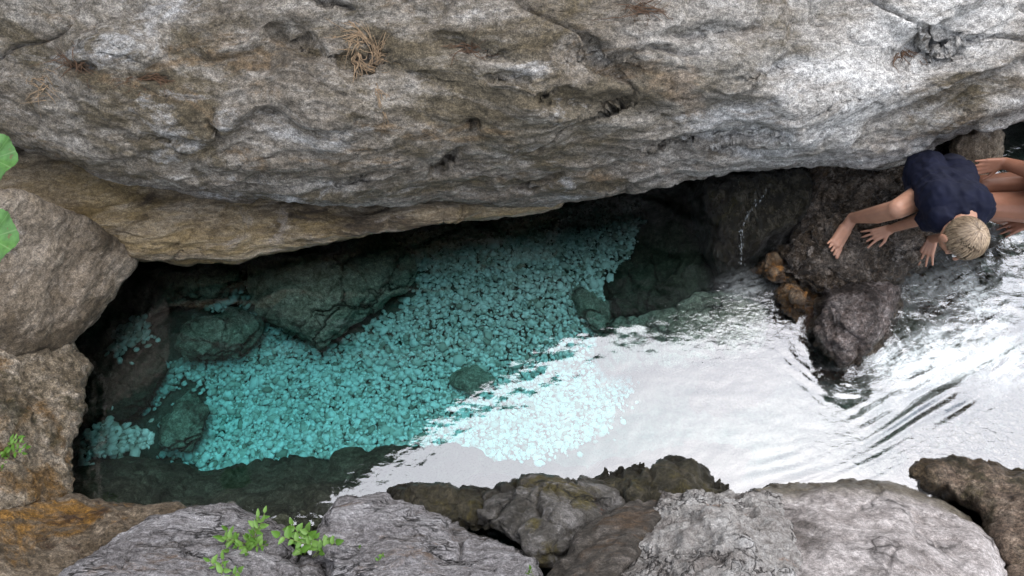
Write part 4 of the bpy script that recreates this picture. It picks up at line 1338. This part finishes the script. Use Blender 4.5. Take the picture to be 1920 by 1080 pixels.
M['hair_b'] = hair_mat('blond_hair_strands', (0.10, 0.065, 0.038), (0.44, 0.325, 0.215))
hc = hk + h_up * .016 - h_f * .004
HP = [ellipsoid(hc, (h_s, h_f, h_up), (.071, .083, .083))]
whorl = unit(h_up * .75 - h_f * .66)
rh = np.random.default_rng(5)
for k in range(1500):
    e = unit(rh.normal(size=3)); tang = unit(e - whorl * (e @ whorl))
    a0 = abs(rh.normal(0, .75)); ln = rh.uniform(.5, 1.0)
    pts, rad = [], []
    for j in range(7):
        q = a0 + ln * j / 6
        d = unit(whorl * math.cos(q) + tang * math.sin(q) + .10 * np.cross(whorl, tang) * math.sin(q * 1.5))
        lf = 1.0 + .03 + .05 * math.sin(j / 6 * 3.1) * rh.uniform(.6, 1.1) + rh.uniform(-.005, .015)
        pts.append(hc + (d @ h_s) * h_s * .071 * lf + (d @ h_f) * h_f * .083 * lf + (d @ h_up) * h_up * .083 * lf)
        rad.append((.0012, .0019, .0021, .0021, .0018, .0012, .0006)[j])
    if (pts[-1] - hk) @ h_f > .05 and (pts[-1] - hk) @ h_up < -.01:
        continue
    HP.append(tube(pts, rad, 3))
join('hair', HP, M['hair_b'], boy)

# ------------------------------------------------------------------ second bather at the frame edge
p2 = bpy.data.objects.new('person', None)
p2.location = tuple(Z(1960, 390, -.1)); COL.objects.link(p2)
tag(p2, 'bare skinned bather squatting in the stream beside the blond boy, partly in view', 'person')
q_pel = Z(2000, 372, .42); q_che = Z(2015, 330, .74); q_nek = Z(2010, 310, .92); q_hd = Z(2004, 296, 1.06)
k1 = Z(1848, 386, .50); a1 = Z(1912, 420, -.05); k2 = Z(1842, 350, .44); a2 = Z(1905, 380, -.08)
Q = [capsule(q_pel, q_che, .13, .12), capsule(q_pel + np.array([0, .1, 0]), q_che + np.array([0, .1, 0]), .12, .12), capsule(q_che, q_nek, .10, .05), capsule(q_nek, q_hd, .05, .05),
     ellipsoid(q_hd + np.array([0, 0, .04]), np.eye(3), (.085, .075, .105)), capsule(q_hd + np.array([-.085, 0, .04]), q_hd + np.array([-.098, 0, .01]), .008, .011, 8),
     capsule(q_pel + np.array([0, -.06, 0]), k1, .092, .062), capsule(k1, a1, .060, .036), capsule(q_pel + np.array([0, .08, 0]), k2, .092, .058), capsule(k2, a2, .058, .036),
     capsule(a1, a1 + np.array([-.14, -.03, -.03]), .036, .026), capsule(a2, a2 + np.array([-.14, -.02, -.03]), .036, .026)]
q_sh = q_che + np.array([-.04, .16, .06]); q_el = Z(1938, 322, .66); q_wr = Z(1884, 306, .60)
Q += [capsule(q_che, q_sh, .09, .056), capsule(q_sh, q_el, .05, .04), capsule(q_el, q_wr, .040, .028)]
Q += hand(q_wr, Z(1838, 313, .58) - q_wr, np.array([0.1, -.4, -1.0]), np.array([0, -.6, .4]), .17, .25, .1)
q_s2 = q_che + np.array([-.02, -.12, .06]); q_e2 = Z(1975, 405, .48); q_w2 = Z(1938, 412, .34)
Q += [capsule(q_che, q_s2, .09, .056), capsule(q_s2, q_e2, .05, .04), capsule(q_e2, q_w2, .04, .028)]
Q += hand(q_w2, np.array([-1, -.2, -.3]), np.array([0, 1.0, .2]), np.array([0, 0, -1.0]), .17, .4, .3)
fuse('body', Q, .006, 4, M['skin_tan'], p2)
fuse('shorts', [capsule(q_pel, q_pel + np.array([0, .1, 0]), .148, .142), capsule(q_pel + np.array([0, -.05, 0]), (q_pel * .7 + k1 * .3), .11, .10), capsule(q_pel + np.array([0, .1, 0]), (q_pel * .7 + k2 * .3), .11, .10)],
     .008, 3, M['shorts'], p2)
fuse('hair', [ellipsoid(q_hd + np.array([.012, 0, .062]), np.eye(3), (.092, .084, .098))], .006, 2, M['hair_dark'], p2, [('ridge', .008, 25, 2)])


# ------------------------------------------------------------------ plants
def leaf_mesh(name, L, W, mat, serr=0.0, fold=.25, droop=.25, n=9):
    vs, fs = [], []
    for i in range(n):
        t = i / (n - 1)
        w = W * (math.sin(math.pi * t ** 0.75) ** 0.8) * (1 if 0 < i < n - 1 else 0.02)
        w *= 1 + serr * (1 if i % 2 else -1)
        z = -droop * L * t * t
        for s in (-1, -.5, 0, .5, 1):
            vs.append((s * w, t * L, z + abs(s) * w * fold))
    for i in range(n - 1):
        for k in range(4):
            a_ = i * 5 + k
            fs.append((a_, a_ + 1, a_ + 6, a_ + 5))
    nv = len(vs)
    vs += [(x_, y_, z_ - .0006) for x_, y_, z_ in vs]
    fs += [tuple(q + nv for q in f)[::-1] for f in fs]
    me = mesh(name, vs, fs)
    me.materials.append(mat)
    me.polygons.foreach_set('use_smooth', np.ones(len(me.polygons), bool))
    return me


def basis(y_axis, up):
    yv = unit(y_axis); xv = unit(np.cross(yv, up)); zv = np.cross(xv, yv)
    return Matrix((xv, yv, zv)).transposed().to_quaternion()


LEAVES = [leaf_mesh('leaf', 1, w, M[mt], .06, .3, d) for w, mt, d in ((.22, 'leaf', .2), (.28, 'leaf_pale', .3), (.20, 'leaf_pale', .1), (.33, 'leaf', .25))]
rp = np.random.default_rng(21)


def sprig(name, label, cat, u, v, rockobj, stems, hgt, lsize, lean=(0, 0, 1), spread=.6, per=5, meshes=LEAVES, mask=(0, 1, 2)):
    base, nrm = on(rockobj, u, v, -.005)
    root = bpy.data.objects.new(name, None); root.location = tuple(base); COL.objects.link(root)
    tag(root, label, cat)
    SP = []
    for k in range(stems):
        d = unit(np.array(lean) + np.array([rp.normal(0, spread), rp.normal(0, spread), 0]))
        L = hgt * rp.uniform(.55, 1.1)
        st = base + np.array([rp.normal(0, .012), rp.normal(0, .012), 0])
        sag = np.array([d[0], d[1], -.25]) * L * .35
        pts = [st + d * L * q + sag * q * q for q in np.linspace(0, 1, 6)]
        SP.append(tube(pts, [.0022, .002, .0018, .0016, .0013, .001], 5))
        for j in range(per):
            q = .3 + .7 * (j + 1) / per
            p = st + d * L * q + sag * q * q
            sidev = unit(np.cross(d, [0, 0, 1.0])) * (1 if j % 2 else -1)
            ld = unit(d * .55 + sidev * (.9 if j < per - 1 else .1) + np.array([0, -.05, rp.uniform(-.15, .3)]))
            o = bpy.data.objects.new('leaf', meshes[int(rp.choice(mask))])
            COL.objects.link(o); o.parent = root
            o.location = tuple(p - base)
            o.rotation_mode = 'QUATERNION'
            o.rotation_quaternion = basis(ld, [rp.normal(0, .2), -.45 + rp.normal(0, .2), 1.0])
            sz = lsize * rp.uniform(.65, 1.15) * (1.0 if j < per - 1 else 1.1)
            o.scale = (sz, sz, sz)
    join('stem', SP, M['stem'], root)
    return root


sprig('leafy_plant', 'bright green bushy plant growing on the lavender grey rock', 'plant', 465, 1022, lav, 16, .095, .032, (0, .25, 1), .6, 5, mask=(0, 1, 2))
sprig('leafy_plant', 'green sprig with rounded leaves rising from the crack beside the broad pale rock', 'plant', 578, 1032, wedge, 7, .12, .038, (0, .3, 1), .38, 6, mask=(1, 3))
sprig('leafy_plant', 'low green plant at the very bottom edge below the bushy plant', 'plant', 415, 1074, lav, 5, .05, .03, (0, .1, 1), .8, 3)
sprig('seedling', 'tiny green seedling in the middle of the broad pale rock', 'plant', 676, 1030, lav2, 2, .018, .016, (0, 0, 1), .6, 2)
sprig('seedling', 'tiny green seedling right of the other one on the broad pale rock', 'plant', 714, 1046, lav2, 2, .018, .018, (0, 0, 1), .6, 2)
sprig('seedling', 'small yellow green seedling at the right end of the broad pale rock', 'plant', 996, 1068, lav2, 2, .03, .022, (0, 0, 1), .4, 2)
sprig('fern', 'green feathery fern hanging on the pitted left rock', 'plant', 8, 846, left_pit, 7, .075, .028, (.4, .1, .5), .5, 6, mask=(0, 2))

# two broad leaves close to the left edge
pl = bpy.data.objects.new('broad_leaf_plant', None)
b0, _ = on(left_slab, -60, 560, 0); pl.location = tuple(b0); COL.objects.link(pl)
tag(pl, 'plant with two broad round green leaves reaching in from the left edge', 'plant')


def round_leaf(R):
    vs, fs = [(0, 0, 0)], []
    n = 56
    for j in (1, 2, 3, 4):
        for k in range(n):
            a_ = 2 * math.pi * k / n
            r = R * j / 4 * (1 + (.025 * (k % 2) if j == 4 else 0) - .25 * math.exp(-((a_ - math.pi) / .25) ** 2) * (j / 4))
            vs.append((r * math.cos(a_), r * math.sin(a_), .012 * math.sin(a_ * 5) * (j / 4) + .10 * r * (j / 4)))
    for k in range(n):
        fs.append((0, 1 + k, 1 + (k + 1) % n))
    for j in range(3):
        for k in range(n):
            p, q = 1 + j * n + k, 1 + j * n + (k + 1) % n
            fs.append((p, p + n, q + n, q))
    nv = len(vs)
    vs += [(x_, y_, z_ - .001) for x_, y_, z_ in vs]
    fs += [tuple(q + nv for q in f)[::-1] for f in fs]
    return vs, fs


ST = []
for u, v, R in ((-14, 297, .092), (-20, 446, .100)):
    c = Z(u, v, 1.25)
    vs, fs = round_leaf(R)
    o = link('leaf', mesh('leaf', vs, fs), M['leaf_big'], parent=pl)
    o.location = tuple(c - b0)
    o.rotation_euler = (.35, -.15, .2)
    ST.append(tube([b0, (b0 * .5 + c * .5) + np.array([-.12, 0, .1]), c + np.array([-.09, 0, -.02]), c + np.array([-.02, 0, .0])], [.004, .0035, .003, .002], 6))
join('stem', ST, M['stem'], pl)


# ------------------------------------------------------------------ dry root tufts on the boulder
def tuft(label, u, v, n, L, w, hang, curl=.5, mat='straw', ring=False):
    base, nrm = on(boulder, u, v, 0)
    r = np.random.default_rng(int(u))
    P = []
    t1 = unit(np.cross(nrm, [0, 0, 1.0])); t2 = np.cross(nrm, t1)
    for k in range(n):
        if ring:
            a_ = r.uniform(0, 2 * math.pi)
            st = base + t1 * math.cos(a_) * w * r.uniform(.55, 1) + t2 * math.sin(a_) * w * 1.4 * r.uniform(.55, 1)
            d = unit(-t1 * math.sin(a_) + t2 * math.cos(a_) + nrm * r.uniform(.0, .4) + r.normal(size=3) * .35)
        else:
            st = base + t1 * r.normal(0, w) + t2 * r.normal(0, w * .5)
            d = unit(t1 * r.normal(0, 1) + nrm * r.uniform(.1, .6) + np.array([0, 0, -hang]) + r.normal(size=3) * .3)
        ln = L * r.uniform(.4, 1.2)
        bend = r.normal(size=3) * curl
        pts = [st + d * ln * q + (bend + np.array([0, 0, -hang * .7])) * ln * q * q * .5 for q in np.linspace(0, 1, 6)]
        # keep strands just above the stone
        ok = []
        for q in pts:
            o_, loc, no, _ = boulder.closest_point_on_mesh(Vector(q) - boulder.location)
            if o_:
                p0 = np.array(loc + boulder.location); gap = (q - p0) @ np.array(no)
                if gap < .004:
                    q = p0 + np.array(no) * r.uniform(.003, .009)
            ok.append(q)
        w0 = r.uniform(.0010, .0022)
        P.append(tube(ok, [w0, w0, w0, w0 * .9, w0 * .7, w0 * .4], 4))
    o = join('root_tuft', P, M[mat], None, base)
    return tag(o, label, 'roots', 'dry roots clinging to the overhanging boulder')


tuft('nest shaped tangle of dry straw roots in a hollow high on the boulder', 686, 98, 110, .11, .056, .35, .6, ring=True)
tuft('thin dry strands dangling straight down under the straw nest on the boulder', 705, 165, 7, .13, .006, 2.2, .12)
tuft('small dark root clump near the upper left part of the boulder', 145, 118, 34, .09, .03, .1, .5, 'root_dark')
tuft('flat strip of dark roots right of the upper left root clump on the boulder', 280, 146, 34, .09, .035, .1, .3, 'root_dark')
tuft('loose pale grass stalks left of all other roots on the boulder', 80, 165, 16, .12, .05, .4, .5)
tuft('dark twiggy root clump at the top edge of the boulder right of centre', 1195, 16, 40, .10, .03, .2, .6, 'root_dark')
tuft('brown roots in the dark hollow on the right part of the boulder', 1692, 98, 26, .10, .02, .6, .6, 'root_dark')
tuft('reddish root scraps in the crease right of the straw nest on the boulder', 880, 90, 30, .08, .03, .3, .5, 'root_dark')

# thin trickle running over the dark slab into the pool
slab = bpy.data.objects['wet_slab']
TP = []
rt = np.random.default_rng(3)
path = [(1443, 346), (1428, 372), (1412, 390), (1402, 404), (1394, 420), (1391, 440), (1390, 460), (1389, 480), (1386, 500), (1384, 520)]
for (u1, v1), (u2, v2) in zip(path[:-1], path[1:]):
    for k in range(9):
        q = rt.random()
        p, n_ = on(slab, u1 + (u2 - u1) * q + rt.normal(0, 1.0 + 5.0 * (rt.random() < .35)), v1 + (v2 - v1) * q, .004)
        r_ = rt.uniform(.0009, .0032)
        t_ = unit(np.array([0.1, -.9, -.5]))
        TP.append(capsule(p, p + t_ * r_ * rt.uniform(1, 4), r_, r_ * .6, 7))
m_, nt_, out_ = new_mat('running_water')
bs_ = nt_.nodes.new('ShaderNodeBsdfPrincipled')
bs_.inputs['Base Color'].default_value = (.75, .8, .8, 1); bs_.inputs['Roughness'].default_value = .08; bs_.inputs['Transmission Weight'].default_value = .75
nt_.links.new(bs_.outputs[0], out_.inputs[0])
tag(join('water_trickle', TP, m_, None, Z(1400, 420, .15)), kind='stuff')
